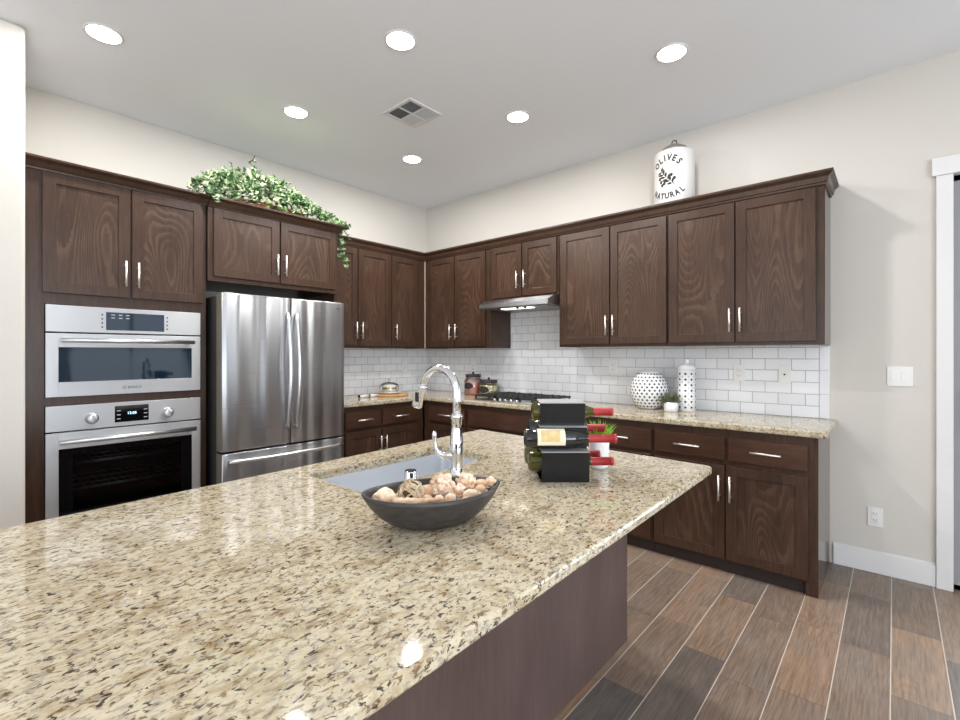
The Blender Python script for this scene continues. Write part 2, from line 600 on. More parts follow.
# ------------------------------------------------------------ room shell
CH = 3.048
b = MB(); b.box((-0.15, -8.75, -0.12), (8.45, 0.15, 0.0)); o = b.build('floor', M_FLOOR)
struct(o, 'wood look plank tile floor with pale grout lines', 'floor')
b = MB(); b.box((-0.15, -8.75, CH), (8.45, 0.15, CH + 0.12)); o = b.build('ceiling', M_CEIL)
struct(o, 'flat pale grey ceiling with recessed lamps', 'ceiling')
b = MB(); b.box((-0.15, -8.6, 0), (0, 0.0, CH)); o = b.build('wall_left', M_WALL)
struct(o, 'greige wall behind the fridge and ovens', 'wall')
DX0, DX1, DZ = 4.372, 6.20, 2.357
b = MB()
b.box((-0.15, 0, 0), (DX0, 0.15, CH)); b.box((DX0, 0, DZ), (DX1, 0.15, CH)); b.box((DX1, 0, 0), (8.45, 0.15, CH))
o = b.build('wall_right', M_WALL)
struct(o, 'greige wall with the cooktop run and the patio door', 'wall')
b = MB(); b.box((0.0, -8.6, 0), (0.741, -3.515, CH), 0.018, 3); o = b.build('wall_left_return', M_WALL)
struct(o, 'pale wall end beside the tall oven cabinet', 'wall')
def wall_with_holes(fixed, lo, hi, holes, axis, name, label, thick):
    b = MB()
    def bx(u0, u1, z0, z1):
        if axis == 'x':
            b.box((fixed, u0, z0), (fixed + thick, u1, z1))
        else:
            b.box((u0, fixed - thick, z0), (u1, fixed, z1))
    cur = lo
    for (u0, u1, z0, z1) in holes:
        bx(cur, u0, 0, CH); bx(u0, u1, 0, z0); bx(u0, u1, z1, CH)
        cur = u1
    bx(cur, hi, 0, CH)
    struct(b.build(name, M_WALL), label, 'wall')
EH = [(-7.5, -2.9, 0.3, 2.6), (-2.3, -0.4, 0.5, 2.4)]
wall_with_holes(8.3, -8.6, 0.0, EH, 'x', 'wall_far_right', 'wall with two windows opposite the ovens', 0.15)
SH = [(1.3, 3.9, 0.45, 2.55), (4.9, 7.5, 0.45, 2.55)]  # unseen openings added to carry the south fill
wall_with_holes(-8.6, 0.741, 8.45, SH, 'y', 'wall_back', 'unseen wall with two added windows behind the viewer', 0.15)
wn = 0
for (u0, u1, z0, z1) in EH + SH:
    wn += 1
    b = MB()
    east = (u0, u1, z0, z1) in EH
    um = (u0 + u1) / 2
    for (p0, p1, q0, q1) in ((u0, u0 + .06, z0, z1), (u1 - .06, u1, z0, z1), (u0, u1, z0, z0 + .06), (u0, u1, z1 - .06, z1), (um - .03, um + .03, z0, z1)):
        if east:
            b.box((8.31, p0, q0), (8.37, p1, q1))
        else:
            b.box((p0, -8.66, q0), (p1, -8.61, q1))
    o = b.build('window_%d' % wn, M_WHITE)
    struct(o, 'unseen white framed window', 'window')

# baseboards and the casing of the patio door
b = MB(); b.box((3.83, -0.014, 0), (4.302, 0.0, 0.128), 0.004); b.box((3.83, -0.009, 0.128), (4.302, 0, 0.136), 0.003)
struct(b.build('baseboard_right', M_WHITE), 'white baseboard between the cabinets and the patio door', 'baseboard')
b = MB(); b.box((6.28, -0.014, 0), (8.3, 0.0, 0.13), 0.004)
struct(b.build('baseboard_far', M_WHITE), 'white baseboard beyond the patio door', 'baseboard')
b = MB()
b.box((4.302, -0.022, 0), (DX0, 0.0, DZ), 0.003)
b.box((DX1, -0.022, 0), (DX1 + .07, 0.0, DZ), 0.003)
b.box((4.285, -0.03, DZ), (DX1 + .09, 0.0, DZ + 0.102), 0.003)
struct(b.build('trim_1', M_WHITE), 'white door casing with a wide flat head board', 'trim')
M_DOORG = mat('grey_door_frame', rgb(150, 150, 152), 0.45)
root = thing('door_1', 'grey framed sliding glass patio door at the right edge', 'door', ((DX0 + DX1) / 2, 0.07, 0))
root['kind'] = 'structure'
b = MB()
for (x0, x1, z0, z1) in ((DX0, DX0 + .035, 0, DZ), (DX1 - .035, DX1, 0, DZ), (DX0, DX1, DZ - .035, DZ), (DX0, DX1, 0, .03)):
    b.box((x0, 0.03, z0), (x1, 0.14, z1), 0.002)
b.build('door_frame', M_DOORG, root)
for i, (x0, x1, y0) in enumerate(((DX0 + .035, 5.33, 0.05), (5.25, DX1 - .035, 0.095))):
    b = MB()
    for (a0, a1, z0, z1) in ((x0, x0 + .075, .03, DZ - .035), (x1 - .075, x1, .03, DZ - .035), (x0, x1, .03, .12), (x0, x1, DZ - .12, DZ - .035)):
        b.box((a0, y0, z0), (a1, y0 + .035, z1), 0.002)
    p = b.build('door_panel', M_DOORG, root)
    b = MB(); b.box((x0 + .07, y0 + .014, .115), (x1 - .07, y0 + .020, DZ - .115)); b.build('glass_pane', M_PANE, p)
    if i == 0:
        b = MB(); b.box((x0 + .004, y0 - .035, .905), (x0 + .030, y0 - .02, 1.145), 0.004); b.box((x0 + .006, y0 - .021, .915), (x0 + .028, y0, .935)); b.box((x0 + .006, y0 - .021, 1.115), (x0 + .028, y0, 1.135))
        b.build('door_handle', M_BLACK, p)

# backsplash tile
def splash(name, label, build, m):
    b = MB(); build(b)
    tag(b.build(name, m, origin=(0, 0, 0.92)), label, 'backsplash')
def sr(b):
    b.box((0.009, -0.008, 0.9205), (3.757, -.0005, 1.3975)); b.box((1.246, -0.008, 1.3975), (2.0, -.0005, 1.8445))
splash('tile_backsplash', 'white subway tile backsplash on the wall behind the cooktop', sr, M_TILEX)
def sl(b):
    b.box((0.0005, -1.60, 0.9205), (0.008, -.0005, 1.3975))
splash('tile_backsplash', 'white subway tile backsplash beside the fridge', sl, M_TILEY)
b = MB()
for k in range(3):
    b.box((3.759, -0.009, 0.922 + k * 0.157), (3.812, 0, 0.922 + k * 0.157 + 0.1555), 0.0015)
tag(b.build('tile_edge_strip', mat('white_edge_tile', rgb(228, 228, 230), 0.15, spec=0.55)), 'column of upright white tiles ending the backsplash on the right', 'tile')

# ------------------------------------------------------------ cabinets
def handle(parent, F, u, d, z, vert=True, L=0.155):
    b = MB()
    r, so = 0.006, 0.032
    if vert:
        b.cyl(F(u, d + so, z - L / 2), F(u, d + so, z + L / 2), r, n=12)
        for s in (-1, 1):
            b.cyl(F(u, d - .002, z + s * L * .31), F(u, d + so, z + s * L * .31), .0045, n=10)
    else:
        b.cyl(F(u - L / 2, d + so, z), F(u + L / 2, d + so, z), r, n=12)
        for s in (-1, 1):
            b.cyl(F(u + s * L * .31, d - .002, z), F(u + s * L * .31, d + so, z), .0045, n=10)
    return b.build('handle', M_NICKEL, parent)

def shaker(parent, F, u0, u1, z0, z1, d, name='door', hu=None, hz=None, fw=0.058):
    t = 0.02
    b = MB()
    bev = 0.0018
    b.box(F(u0, d, z0), F(u0 + fw, d + t, z1), bev, 2); b.box(F(u1 - fw, d, z0), F(u1, d + t, z1), bev, 2)
    b.box(F(u0 + fw - .001, d, z0), F(u1 - fw + .001, d + t, z0 + fw), bev, 2); b.box(F(u0 + fw - .001, d, z1 - fw), F(u1 - fw + .001, d + t, z1), bev, 2)
    b.box(F(u0 + fw - .004, d + .001, z0 + fw - .004), F(u1 - fw + .004, d + t - .009, z1 - fw + .004), mi=1)
    o = b.build(name, [M_WOOD, M_PANEL], parent)
    # keep each door's grain different by giving it an origin of its own
    if hu is not None:
        handle(o, F, hu, d + t, hz, True)
    return o

def drawer(parent, F, u0, u1, z0, z1, d, hand=True, name='drawer', m=None):
    t = 0.02
    b = MB()
    b.box(F(u0, d, z0), F(u1, d + t - .003, z1), 0.001, 1)
    b.box(F(u0 + .004, d + t - .004, z0 + .004), F(u1 - .004, d + t, z1 - .004), 0.0015, 2)
    o = b.build(name, m or M_WOODH, parent)
    if hand:
        handle(o, F, (u0 + u1) / 2, d + t, (z0 + z1) / 2, False)
    return o

UZ0, UZ1 = 1.398, 2.385
def upper(name, label, F, u0, u1, doors, group, z0=UZ0, z1=UZ1, depth=0.325, dz1=2.335):
    mid = (u0 + u1) / 2
    t = thing(name, label, 'cabinet', F(mid, 0.0, z0), group)
    b = MB()
    b.box(F(u0, 0.0005, z0 + .012), F(u1, depth - .02, z1), 0.0)
    b.box(F(u0, 0.0005, z0), F(u0 + .018, depth - .02, z0 + .012)); b.box(F(u1 - .018, 0.0005, z0), F(u1, depth - .02, z0 + .012))
    b.build('carcass', M_WOOD, t)
    b = MB(); b.box(F(u0, depth - .02, z0), F(u1, depth, z1), 0.0015, 1); b.build('face_frame', M_WOOD, t)
    for (a0, a1, hu) in doors:
        shaker(t, F, a0, a1, z0 + .02, dz1, depth + .001, hu=hu, hz=z0 + .165)
    return t
GU = 'dark wall cabinets'
upper('upper_cabinet', 'dark brown two-door wall cabinet at the right end of the run, below no jar', FR, 2.906, 3.812, [(2.919, 3.338, 3.315), (3.348, 3.773, 3.376)], GU)['label'] = 'widest dark two-door wall cabinet, at the right end of the run'
b = MB(); b.box((3.8115, -0.3245, UZ0), (3.8165, -0.0005, 2.344), .0008, 1); b.build('end_panel', M_END, S.objects['upper_cabinet'])
upper('upper_cabinet', 'dark two-door wall cabinet just right of the range hood', FR, 2.004, 2.903, [(2.026, 2.462, 2.445), (2.472, 2.898, 2.503)], GU)
upper('upper_cabinet', 'short two-door dark wall cabinet directly above the range hood', FR, 1.244, 2.0, [(1.268, 1.618, 1.585), (1.632, 1.984, 1.665)], GU, z0=1.845)
upper('upper_cabinet', 'dark two-door wall cabinet between room corner and range hood', FR, 0.33, 1.24, [(0.40, 0.775, 0.742), (0.79, 1.19, 0.825)], GU)
upper('upper_cabinet', 'dark single-door wall cabinet left of the room corner', FL, -0.80, -0.327, [(-0.785, -0.458, -0.752)], GU)
upper('upper_cabinet', 'dark two-door wall cabinet half hidden behind the fridge', FL, -1.598, -0.803, [(-1.56, -1.200, -1.226), (-1.190, -0.812, -1.163)], GU)
def crown_prof(zb, zt, out):
    h = zt - zb
    return [(0.0006, zb), (0.012, zb), (0.014, zb + .16 * h), (0.02, zb + .2 * h), (out * .55, zb + .55 * h), (out * .62, zb + .62 * h), (out * .86, zb + .74 * h), (out * .9, zb + .8 * h), (out, zb + .82 * h), (out, zt), (.0006, zt)]
b = MB(); b.box((0.3255, -0.3335, UZ0 + .002), (0.3335, -0.3255, 2.344)); b.build('corner_strip', mat('pale_filler_strip', rgb(176, 160, 148), .4), S.objects['upper_cabinet.003'])
b = MB()
b.sweep([(0.325, -1.600), (0.325, -0.325), (3.812, -0.325), (3.812, 0.0)], crown_prof(2.345, 2.422, 0.048))
tag(b.build('crown_moulding', M_WOOD), 'dark crown moulding running along the wall cabinets of both walls', 'moulding')

# tall oven cabinet and the deep cabinet over the fridge
TF = 0.62
t = thing('oven_cabinet', 'tall dark cabinet at left housing both built-in ovens', 'cabinet', (0.3, -3.06, 0))
b = MB()
b.box((0, -3.513, 0), (TF - .02, -3.490, 2.38)); b.box((0, -2.632, 0), (TF - .02, -2.609, 2.38))
b.box((0, -3.49, 1.63), (TF - .02, -2.632, 2.38)); b.box((0, -3.49, 1.062), (TF - .02, -2.632, 1.082)); b.box((0, -3.49, 0.10), (TF - .02, -2.632, 0.33))
b.box((0, -3.49, 0.33), (0.02, -2.632, 1.63))
b.build('carcass', M_WOOD, t)
b = MB()
b.box((TF - .02, -3.513, 0), (TF, -3.429, 2.38), .0015, 1); b.box((TF - .02, -2.649, 0), (TF, -2.609, 2.38), .0015, 1)
b.box((TF - .02, -3.43, 1.618), (TF, -2.648, 2.38)); b.box((TF - .02, -3.43, 1.051), (TF, -2.648, 1.098)); b.box((TF - .02, -3.43, .06), (TF, -2.648, .34))
b.build('face_frame', M_WOOD, t)
shaker(t, FL, -3.439, -3.040, 1.681, 2.346, TF + .001, hu=-3.067, hz=1.823)
shaker(t, FL, -3.030, -2.632, 1.681, 2.346, TF + .001, hu=-3.003, hz=1.820)
drawer(t, FL, -3.42, -2.66, 0.10, 0.30, TF + .001)
b = MB(); b.sweep([(TF, -3.513), (TF, -2.606)], crown_prof(2.350, 2.412, 0.06)); b.build('crown_moulding', M_WOOD, t)
FF = 0.64
t = thing('fridge_cabinet', 'deep two-door dark cabinet above the fridge carrying the ivy', 'cabinet', (0.3, -2.1, 1.84))
b = MB(); b.box((0, -2.604, 1.845), (FF - .02, -1.603, 2.38)); b.build('carcass', M_WOOD, t)
b = MB(); b.box((0.0, -1.622, 0), (FF - .02, -1.603, 1.845)); b.build('side_panel', M_WOOD, t)
b = MB(); b.box((FF - .02, -2.604, 1.84), (FF, -1.603, 2.38), .0015, 1); b.build('face_frame', M_WOOD, t)
shaker(t, FL, -2.571, -2.112, 1.873, 2.340, FF + .001, hu=-2.137, hz=2.005)
shaker(t, FL, -2.100, -1.630, 1.873, 2.340, FF + .001, hu=-2.072, hz=2.005)
b = MB(); b.sweep([(FF, -2.602), (FF, -1.603), (0.386, -1.603)], crown_prof(2.345, 2.408, 0.06)); b.build('crown_moulding', M_WOOD, t)

# base cabinets
BZ = 0.88
def base(name, label, F, u0, u1, fronts, group, depth=0.615, end=False):
    t = thing(name, label, 'cabinet', F((u0 + u1) / 2, 0.3, 0), group)
    b = MB(); b.box(F(u0, 0.002, 0.095), F(u1, depth - .02, BZ)); b.build('carcass', M_WOOD, t)
    b = MB(); b.box(F(u0, depth - .02, 0.075), F(u1, depth, BZ), .001, 1)
    b.build('face_frame', M_WOOD, t)
    b = MB(); b.box(F(u0, 0.1, 0.0), F(u1 - (0.02 if end else 0), depth - .02, 0.075)); b.build('toe_kick', M_TOE, t)
    if end:
        b = MB(); b.box(F(u1 - .0005, 0.002, 0.0), F(u1 + .018, depth, BZ), .001, 1); b.build('end_panel', M_END, t)
        b = MB(); b.box(F(u1 - .04, depth - .02, 0.0), F(u1 - .001, depth, 0.075)); b.build('foot_block', M_WOOD, t)
    for f in fronts:
        if f[0] == 'drawer':
            drawer(t, F, *f[1:5], depth + .001)
        elif f[0] == 'false':
            drawer(t, F, *f[1:5], depth + .001, hand=False, name='false_front')
        else:
            shaker(t, F, f[1], f[2], f[3], f[4], depth + .001, hu=f[5], hz=f[4] - .135)
    return t
GB = 'dark base cabinets'
base('base_cabinet', 'dark base cabinet with two drawers and two doors at the right end of the run', FR, 2.912, 3.795,
     [('drawer', 2.924, 3.348, .69, .834), ('drawer', 3.368, 3.768, .69, .834), ('door', 2.962 - .04, 3.350, .09, .660, 3.376 - .052), ('door', 3.358, 3.768, .09, .660, 3.385)], GB, end=True)
base('base_cabinet', 'dark three-drawer base cabinet partly behind the wine bottles', FR, 2.44, 2.909,
     [('drawer', 2.455, 2.899, .69, .834), ('drawer', 2.455, 2.899, .40, .665), ('drawer', 2.455, 2.899, .09, .375)], GB)
base('base_cabinet', 'dark base cabinet with one narrow door hidden behind the wine rack', FR, 2.035, 2.437,
     [('drawer', 2.05, 2.422, .69, .834), ('door', 2.05, 2.422, .09, .66, 2.08)], GB)
base('base_cabinet', 'dark base cabinet with plain false front under the cooktop', FR, 1.215, 2.032,
     [('false', 1.237, 2.01, .69, .834), ('door', 1.237, 1.618, .09, .66, 1.59), ('door', 1.63, 2.01, .09, .66, 1.66)], GB)
base('base_cabinet', 'narrow dark base cabinet with one drawer between corner and cooktop', FR, 0.637, 1.212,
     [('drawer', 0.73, 1.190, .69, .834), ('door', 0.73, 1.190, .09, .66, 1.16)], GB)
base('base_cabinet', 'dark base cabinet with two drawers and two doors beside the fridge', FL, -1.598, -0.617,
     [('drawer', -1.52, -1.149, .69, .834), ('drawer', -1.127, -.712, .69, .834), ('door', -1.52, -1.145, .09, .66, -1.165), ('door', -1.127, -.712, .09, .66, -1.105)], GB)

# perimeter counter
b = MB()
b.prism([(0.0, 0.0), (0.0, -1.60), (0.648, -1.60), (0.648, -0.648), (3.856, -0.648), (3.856, 0.0)], 0.88, 0.92, bev=0.011, seg=4)
o = b.build('granite_countertop', M_GRAN)
tag(o, 'L-shaped speckled granite countertop along both kitchen walls', 'countertop')

# ------------------------------------------------------------ range hood
t = thing('range_hood', 'slim stainless steel range hood above the cooktop', 'range hood', (1.62, -0.25, 1.75))
b = MB()
HX0, HX1 = 1.252, 1.996
prof = [(-0.009, 1.755), (-0.5, 1.755), (-0.5, 1.795), (-0.40, 1.838), (-0.009, 1.838)]
tb = bmesh.new()
L_ = [tb.verts.new((HX0, y, z)) for y, z in prof]; R_ = [tb.verts.new((HX1, y, z)) for y, z in prof]
tb.faces.new(L_); tb.faces.new(R_)
for k in range(5):
    tb.faces.new((L_[k], L_[(k + 1) % 5], R_[(k + 1) % 5], R_[k]))
bmesh.ops.recalc_face_normals(tb, faces=tb.faces[:])
bmesh.ops.bevel(tb, geom=tb.edges[:], offset=.003, segments=2, affect='EDGES')
b._merge(tb)
b.build('shell', M_STEEL, t)
b = MB(); b.box((HX0 + .02, -.48, 1.748), (HX1 - .02, -.03, 1.757), .002); b.build('underside_panel', mat('hood_filter_aluminium', rgb(150, 150, 150), .35, .9), t)
b = MB(); b.box((1.46, -.44, 1.742), (1.78, -.36, 1.75), .003); b.build('lamp_lens', M_HLENS, t)
for x in (1.66, 1.74):
    b = MB(); b.cyl((x, -.455, 1.735), (x, -.455, 1.75), .012, n=14); b.build('switch_knob', M_BLACK, t)

# ------------------------------------------------------------ cooktop
t = thing('gas_cooktop', 'stainless gas cooktop with black cast iron grates', 'cooktop', (1.62, -0.34, 0.92))
b = MB(); b.box((1.24, -.585, .9195), (2.0, -.085, .930), .004); b.build('tray', M_STEEL, t)
BUR = [(1.38, -.22), (1.38, -.46), (1.62, -.33), (1.86, -.22), (1.86, -.46)]
for i, (x, y) in enumerate(BUR):
    b = MB(); r = .055 if i == 2 else .042
    b.lathe([(0, .03), (r * .8, .03), (r, .027), (r, .021), (r * 1.15, .02), (r * 1.2, .009), (0, .009)], (x, y, .92), 24); b.build('burner', M_IRON, t)
for gx in (1.255, 1.502, 1.749):
    b = MB(); w = .237; z0, z1 = .955, .968
    y0, y1 = -.565, -.105
    for yy in (y0, y1 - .011):
        b.box((gx, yy, z0), (gx + w, yy + .011, z1), .002)
    for xx in (gx, gx + w - .011):
        b.box((xx, y0, z0), (xx + .011, y1, z1), .002)
    for k in range(1, 4):
        xx = gx + w * k / 4
        b.box((xx - .005, y0, z0), (xx + .005, y1, z1 + .004), .002)
    for k in range(1, 5):
        yy = y0 + (y1 - y0) * k / 5
        b.box((gx, yy - .005, z0), (gx + w, yy + .005, z1 + .004), .002)
    for xx in (gx + .004, gx + w - .016):
        for yy in (y0 + .003, y1 - .015):
            b.box((xx, yy, .929), (xx + .012, yy + .012, z0 + .003))
    b.build('grate', M_IRON, t)
for k in range(5):
    b = MB(); x = 1.50 + k * .06
    b.cyl((x, -.574, .929), (x, -.574, .95), .015, .013, n=16); b.build('knob', M_STEEL, t)

# ------------------------------------------------------------ refrigerator
FX = 0.80
fy0, fy1, fm = -2.573, -1.640, -2.098
t = thing('refrigerator', 'stainless steel french door refrigerator between ovens and counter', 'refrigerator', (0.4, -2.1, 0))
b = MB(); b.box((0.06, fy0 + .004, 0.04), (0.70, fy1 - .004, 1.735), .004); b.build('cabinet_body', mat('fridge_body_dark', rgb(58, 57, 55), .5), t)
for y in (fy0 + .03, fy1 - .07):
    b = MB(); b.box((0.55, y, 0), (0.66, y + .04, .041)); b.build('foot', M_BLACK, t)
for y in (fy0 + .02, fy1 - .09):
    b = MB(); b.box((0.64, y, 1.735), (0.78, y + .07, 1.756), .004); b.build('hinge_cover', M_FSIDE, t)
def fdoor(y0, y1, z0, z1, name):
    """door with a bowed front face"""
    tb = bmesh.new()
    n = 14
    ring0, ring1 = [], []
    pts = []
    for k in range(n + 1):
        f = k / n
        y = y0 + (y1 - y0) * f
        yc = (y - (fy0 + fy1) / 2) / ((fy1 - fy0) / 2)
        x = FX + .012 * (1 - yc * yc)
        pts.append((x, y))
    outline = [(0.705, y0)] + pts + [(0.705, y1)]
    lo = [tb.verts.new((x, y, z0)) for x, y in outline]; hi = [tb.verts.new((x, y, z1)) for x, y in outline]
    tb.faces.new(lo); tb.faces.new(hi)
    m = len(outline)
    for k in range(m):
        tb.faces.new((lo[k], lo[(k + 1) % m], hi[(k + 1) % m], hi[k]))
    bmesh.ops.recalc_face_normals(tb, faces=tb.faces[:])
    ed = [e for e in tb.edges if abs(e.verts[0].co.z - e.verts[1].co.z) < 1e-6 and min(e.verts[0].co.x, e.verts[1].co.x) > .75]
    ed += [e for e in tb.edges if abs(e.verts[0].co.z - e.verts[1].co.z) > 1e-3 and e.verts[0].co.x > .75 and (abs(e.verts[0].co.y - y0) < 1e-5 or abs(e.verts[0].co.y - y1) < 1e-5)]
    bmesh.ops.bevel(tb, geom=ed, offset=.008, segments=3, profile=.5, affect='EDGES')
    b = MB(); b._merge(tb, 0, False)
    for f in b.bm.faces:
        c = f.calc_center_median()
        f.material_index = 1 if (c.y < y0 + .002 and abs(f.normal.y) > .7) or (c.y > y1 - .002 and abs(f.normal.y) > .7) else 0
        f.smooth = abs(f.normal.z) < .5 and f.normal.x > .3
    o = b.build(name, [M_STEELD, M_FSIDE], t)
    return o
dl = fdoor(fy0, fm - .003, .685, 1.75, 'left_door')
dr = fdoor(fm + .003, fy1, .685, 1.75, 'right_door')
fz = fdoor(fy0, fy1, .06, .672, 'freezer_drawer')
for o, y, s in ((dl, fm - .033, -1), (dr, fm + .033, 1)):
    b = MB(); pts = []
    for k in range(17):
        f = k / 16
        z = .80 + .84 * f
        pts.append((FX + .028 + .050 * math.sin(PI * f) ** .8, y, z))
    b.tube(pts, [.0135] * 17, n=14)
    b.cyl((FX + .005, y, .815), (FX + .034, y, .815), .011); b.cyl((FX + .005, y, 1.625), (FX + .034, y, 1.625), .011)
    b.build('handle', M_BAR, o)
b = MB(); pts = []
for k in range(17):
    f = k / 16
    pts.append((FX + .03 + .034 * math.sin(PI * f) ** .8, fy0 + .035 + (fy1 - fy0 - .07) * f, .618))
b.tube(pts, .0135, n=14)
b.cyl((FX - .002, fy0 + .05, .618), (FX + .036, fy0 + .05, .618), .011); b.cyl((FX - .002, fy1 - .05, .618), (FX + .036, fy1 - .05, .618), .011)
b.build('handle', M_BAR, fz)
b = MB(); pts = []
for k in range(14):
    a = R(200 + k * 20); r = .012 + .0004 * k
    pts.append((FX + .0035, -1.700 + r * math.cos(a) * 1.2 + .0011 * k, 1.715 + r * math.sin(a) * .8 + .0006 * k))
b.tube(pts, [.0018 + .0012 * math.sin(PI * k / 13) for k in range(14)], n=8)
b.build('swirl_emblem', M_CHROME, dr)

# ------------------------------------------------------------ ovens
def panel_text(txt, size, F, u, d, z, m, parent, name='lettering'):
    me = text_mesh(txt, size, .0004)
    mtx = Matrix(((0, 0, 1, d), (1, 0, 0, u), (0, 1, 0, z), (0, 0, 0, 1)))
    b = MB(); b.mesh(me, mtx); bpy.data.meshes.remove(me)
    return b.build(name, m, parent)
OY0, OY1 = -3.4275, -2.6505
oc = (OY0 + OY1) / 2
OX = 0.622
def bar_handle(parent, y0, y1, z, x, r=.0125):
    b = MB()
    b.cyl((x, y0, z), (x, y1, z), r, n=20)
    for y in (y0 + .03, y1 - .03):
        b.cyl((OX + .018, y, z), (x, y, z), .009, n=12)
    return b.build('handle', M_BAR, parent)
t = thing('built_in_microwave', 'stainless built-in microwave oven above the wall oven', 'microwave', (0.3, oc, 1.0985))
b = MB(); b.box((0.06, OY0 + .03, 1.105), (OX, OY1 - .03, 1.60)); b.build('body', M_CAVITY, t)
b = MB(); b.box((OX, OY0, 1.464), (OX + .022, OY1, 1.614), .002); cp = b.build('control_panel', M_STEEL, t)
b = MB(); b.box((OX + .02, -3.160, 1.482), (OX + .0235, -2.862, 1.588), .001, mi=0)
dsp = b.build('display', M_MWGLASS, cp)
for j in range(2):
    b = MB()
    for k in range(4):
        b.box((OX + .0220, (-3.178, -2.846)[j] - .004, 1.494 + k * .024), (OX + .0226, (-3.178, -2.846)[j] + .004, 1.503 + k * .024))
    b.build('key_marks', M_PRINT, cp)
b = MB()
for k in range(3):
    for q in range(2):
        b.box((OX + .0236, -3.135 + k * .036, 1.552 + q * .018), (OX + .0240, -3.117 + k * .036, 1.557 + q * .018))
b.build('display_marks', M_PRINTW, cp)
b = MB()
for k in range(7):
    b.box((OX + .001, OY0 + .09 + k * .092, 1.4575), (OX + .012, OY0 + .16 + k * .092, 1.4635))
b.build('vent_slots', M_GASKET, t)
b = MB()
wy0, wy1, wz0, wz1 = -3.372, -2.703, 1.182, 1.378
b.box((OX, OY0, 1.0995), (OX + .022, wy0, 1.456), .002); b.box((OX, wy1, 1.0995), (OX + .022, OY1, 1.456), .002)
b.box((OX, wy0 - .001, 1.0995), (OX + .022, wy1 + .001, wz0), .0012); b.box((OX, wy0 - .001, wz1), (OX + .022, wy1 + .001, 1.456), .0012)
dd = b.build('oven_door', M_STEEL, t)
b = MB(); b.box((OX + .002, wy0, wz0), (OX + .018, wy1, wz1)); b.build('window', M_MWGLASS, dd)
bar_handle(dd, -3.368, -2.698, 1.417, OX + .058)
panel_text('BOSCH', .021, FL, -3.018, OX + .0222, 1.131, M_PRINT, dd)
b = MB(); b.tube([(OX + .0224, -3.070 + .008 * math.cos(a), 1.1385 + .008 * math.sin(a)) for a in [2 * PI * k / 16 for k in range(17)]], .0009, n=6)
b.box((OX + .0218, -3.073, 1.1375), (OX + .0228, -3.067, 1.1395)); b.build('ring_emblem', M_PRINT, dd)

t = thing('wall_oven', 'stainless wall oven with two knobs and a black glass door', 'oven', (0.3, oc, 0.345))
b = MB()
for bx in (((.06, OY0 + .03, .36), (.08, OY1 - .03, 1.04)), ((.08, OY0 + .03, .36), (OX, OY0 + .05, 1.04)), ((.08, OY1 - .05, .36), (OX, OY1 - .03, 1.04)), ((.08, OY0 + .05, .36), (OX, OY1 - .05, .40)), ((.08, OY0 + .05, .86), (OX, OY1 - .05, 1.04))):
    b.box(*bx)
b.build('cavity', M_CAVITY, t)
for z in (.55, .70):
    b = MB()
    for k in range(4):
        b.cyl((.12 + k * .15, OY0 + .052, z), (.12 + k * .15, OY1 - .052, z), .003, n=8)
    for k in range(17):
        y = OY0 + .07 + k * .04
        b.cyl((.12, y, z + .004), (.58, y, z + .004), .0018, n=6)
    b.cyl((.585, OY0 + .052, z + .012), (.585, OY1 - .052, z + .012), .004, n=8)
    b.build('rack', M_RACKW, t)
b = MB(); b.box((OX, OY0, .906), (OX + .022, OY1, 1.049), .002); cp = b.build('control_panel', M_STEEL, t)
b = MB(); b.box((OX + .02, -3.118, .930), (OX + .0235, -2.946, 1.028), .001); b.build('display', M_BGLASS, cp)
panel_text('12:05', .022, FL, -3.033, OX + .0237, .974, M_DIGIT, cp, 'clock_digits')
b = MB()
for sy in (-3.108, -2.972):
    for k in range(3):
        b.box((OX + .0236, sy, .948 + k * .024), (OX + .0240, sy + .018, .953 + k * .024))
b.build('key_marks', M_PRINTW, cp)
for y in (-3.226, -2.842):
    b = MB(); rot = Matrix.Translation((OX + .022, y, .966)) @ Matrix.Rotation(R(90), 4, 'Y')
    b.lathe([(0, .034), (.022, .034), (.026, .030), (.029, .006), (.033, .003), (.033, 0), (0, 0)], n=28, mtx=rot)
    b.box((OX + .05, y - .004, .944), (OX + .0585, y + .004, .988), .002)
    b.build('knob', M_STEEL, cp)
wy0, wy1, wz0, wz1 = -3.372, -2.703, .40, .806
b = MB()
b.box((OX, OY0, .346), (OX + .024, wy0, .898), .002); b.box((OX, wy1, .346), (OX + .024, OY1, .898), .002)
b.box((OX, wy0 - .001, .346), (OX + .024, wy1 + .001, wz0), .0012); b.box((OX, wy0 - .001, wz1), (OX + .024, wy1 + .001, .898), .0012)
dd = b.build('oven_door', M_STEEL, t)
b = MB(); g = .062
b.box((OX + .012, wy0, wz0), (OX + .019, wy0 + g, wz1)); b.box((OX + .012, wy1 - g, wz0), (OX + .019, wy1, wz1)); b.box((OX + .012, wy0 + g, wz0), (OX + .019, wy1 - g, wz0 + .05)); b.box((OX + .012, wy0 + g, wz1 - .035), (OX + .019, wy1 - g, wz1))
b.build('black_border', M_BGLASS, dd)
b = MB(); b.box((OX + .013, wy0 + g, wz0 + .05), (OX + .018, wy1 - g, wz1 - .035)); b.build('window', M_OVENGLASS, dd)
bar_handle(dd, -3.372, -2.690, .848, OX + .062, .014)

# ------------------------------------------------------------ island
ZI = 0.866
IX1 = 3.565
isl = [(2.171, -1.545), (3.5525, -1.632), (3.60, -4.55), (2.360, -4.55)]
b = MB()
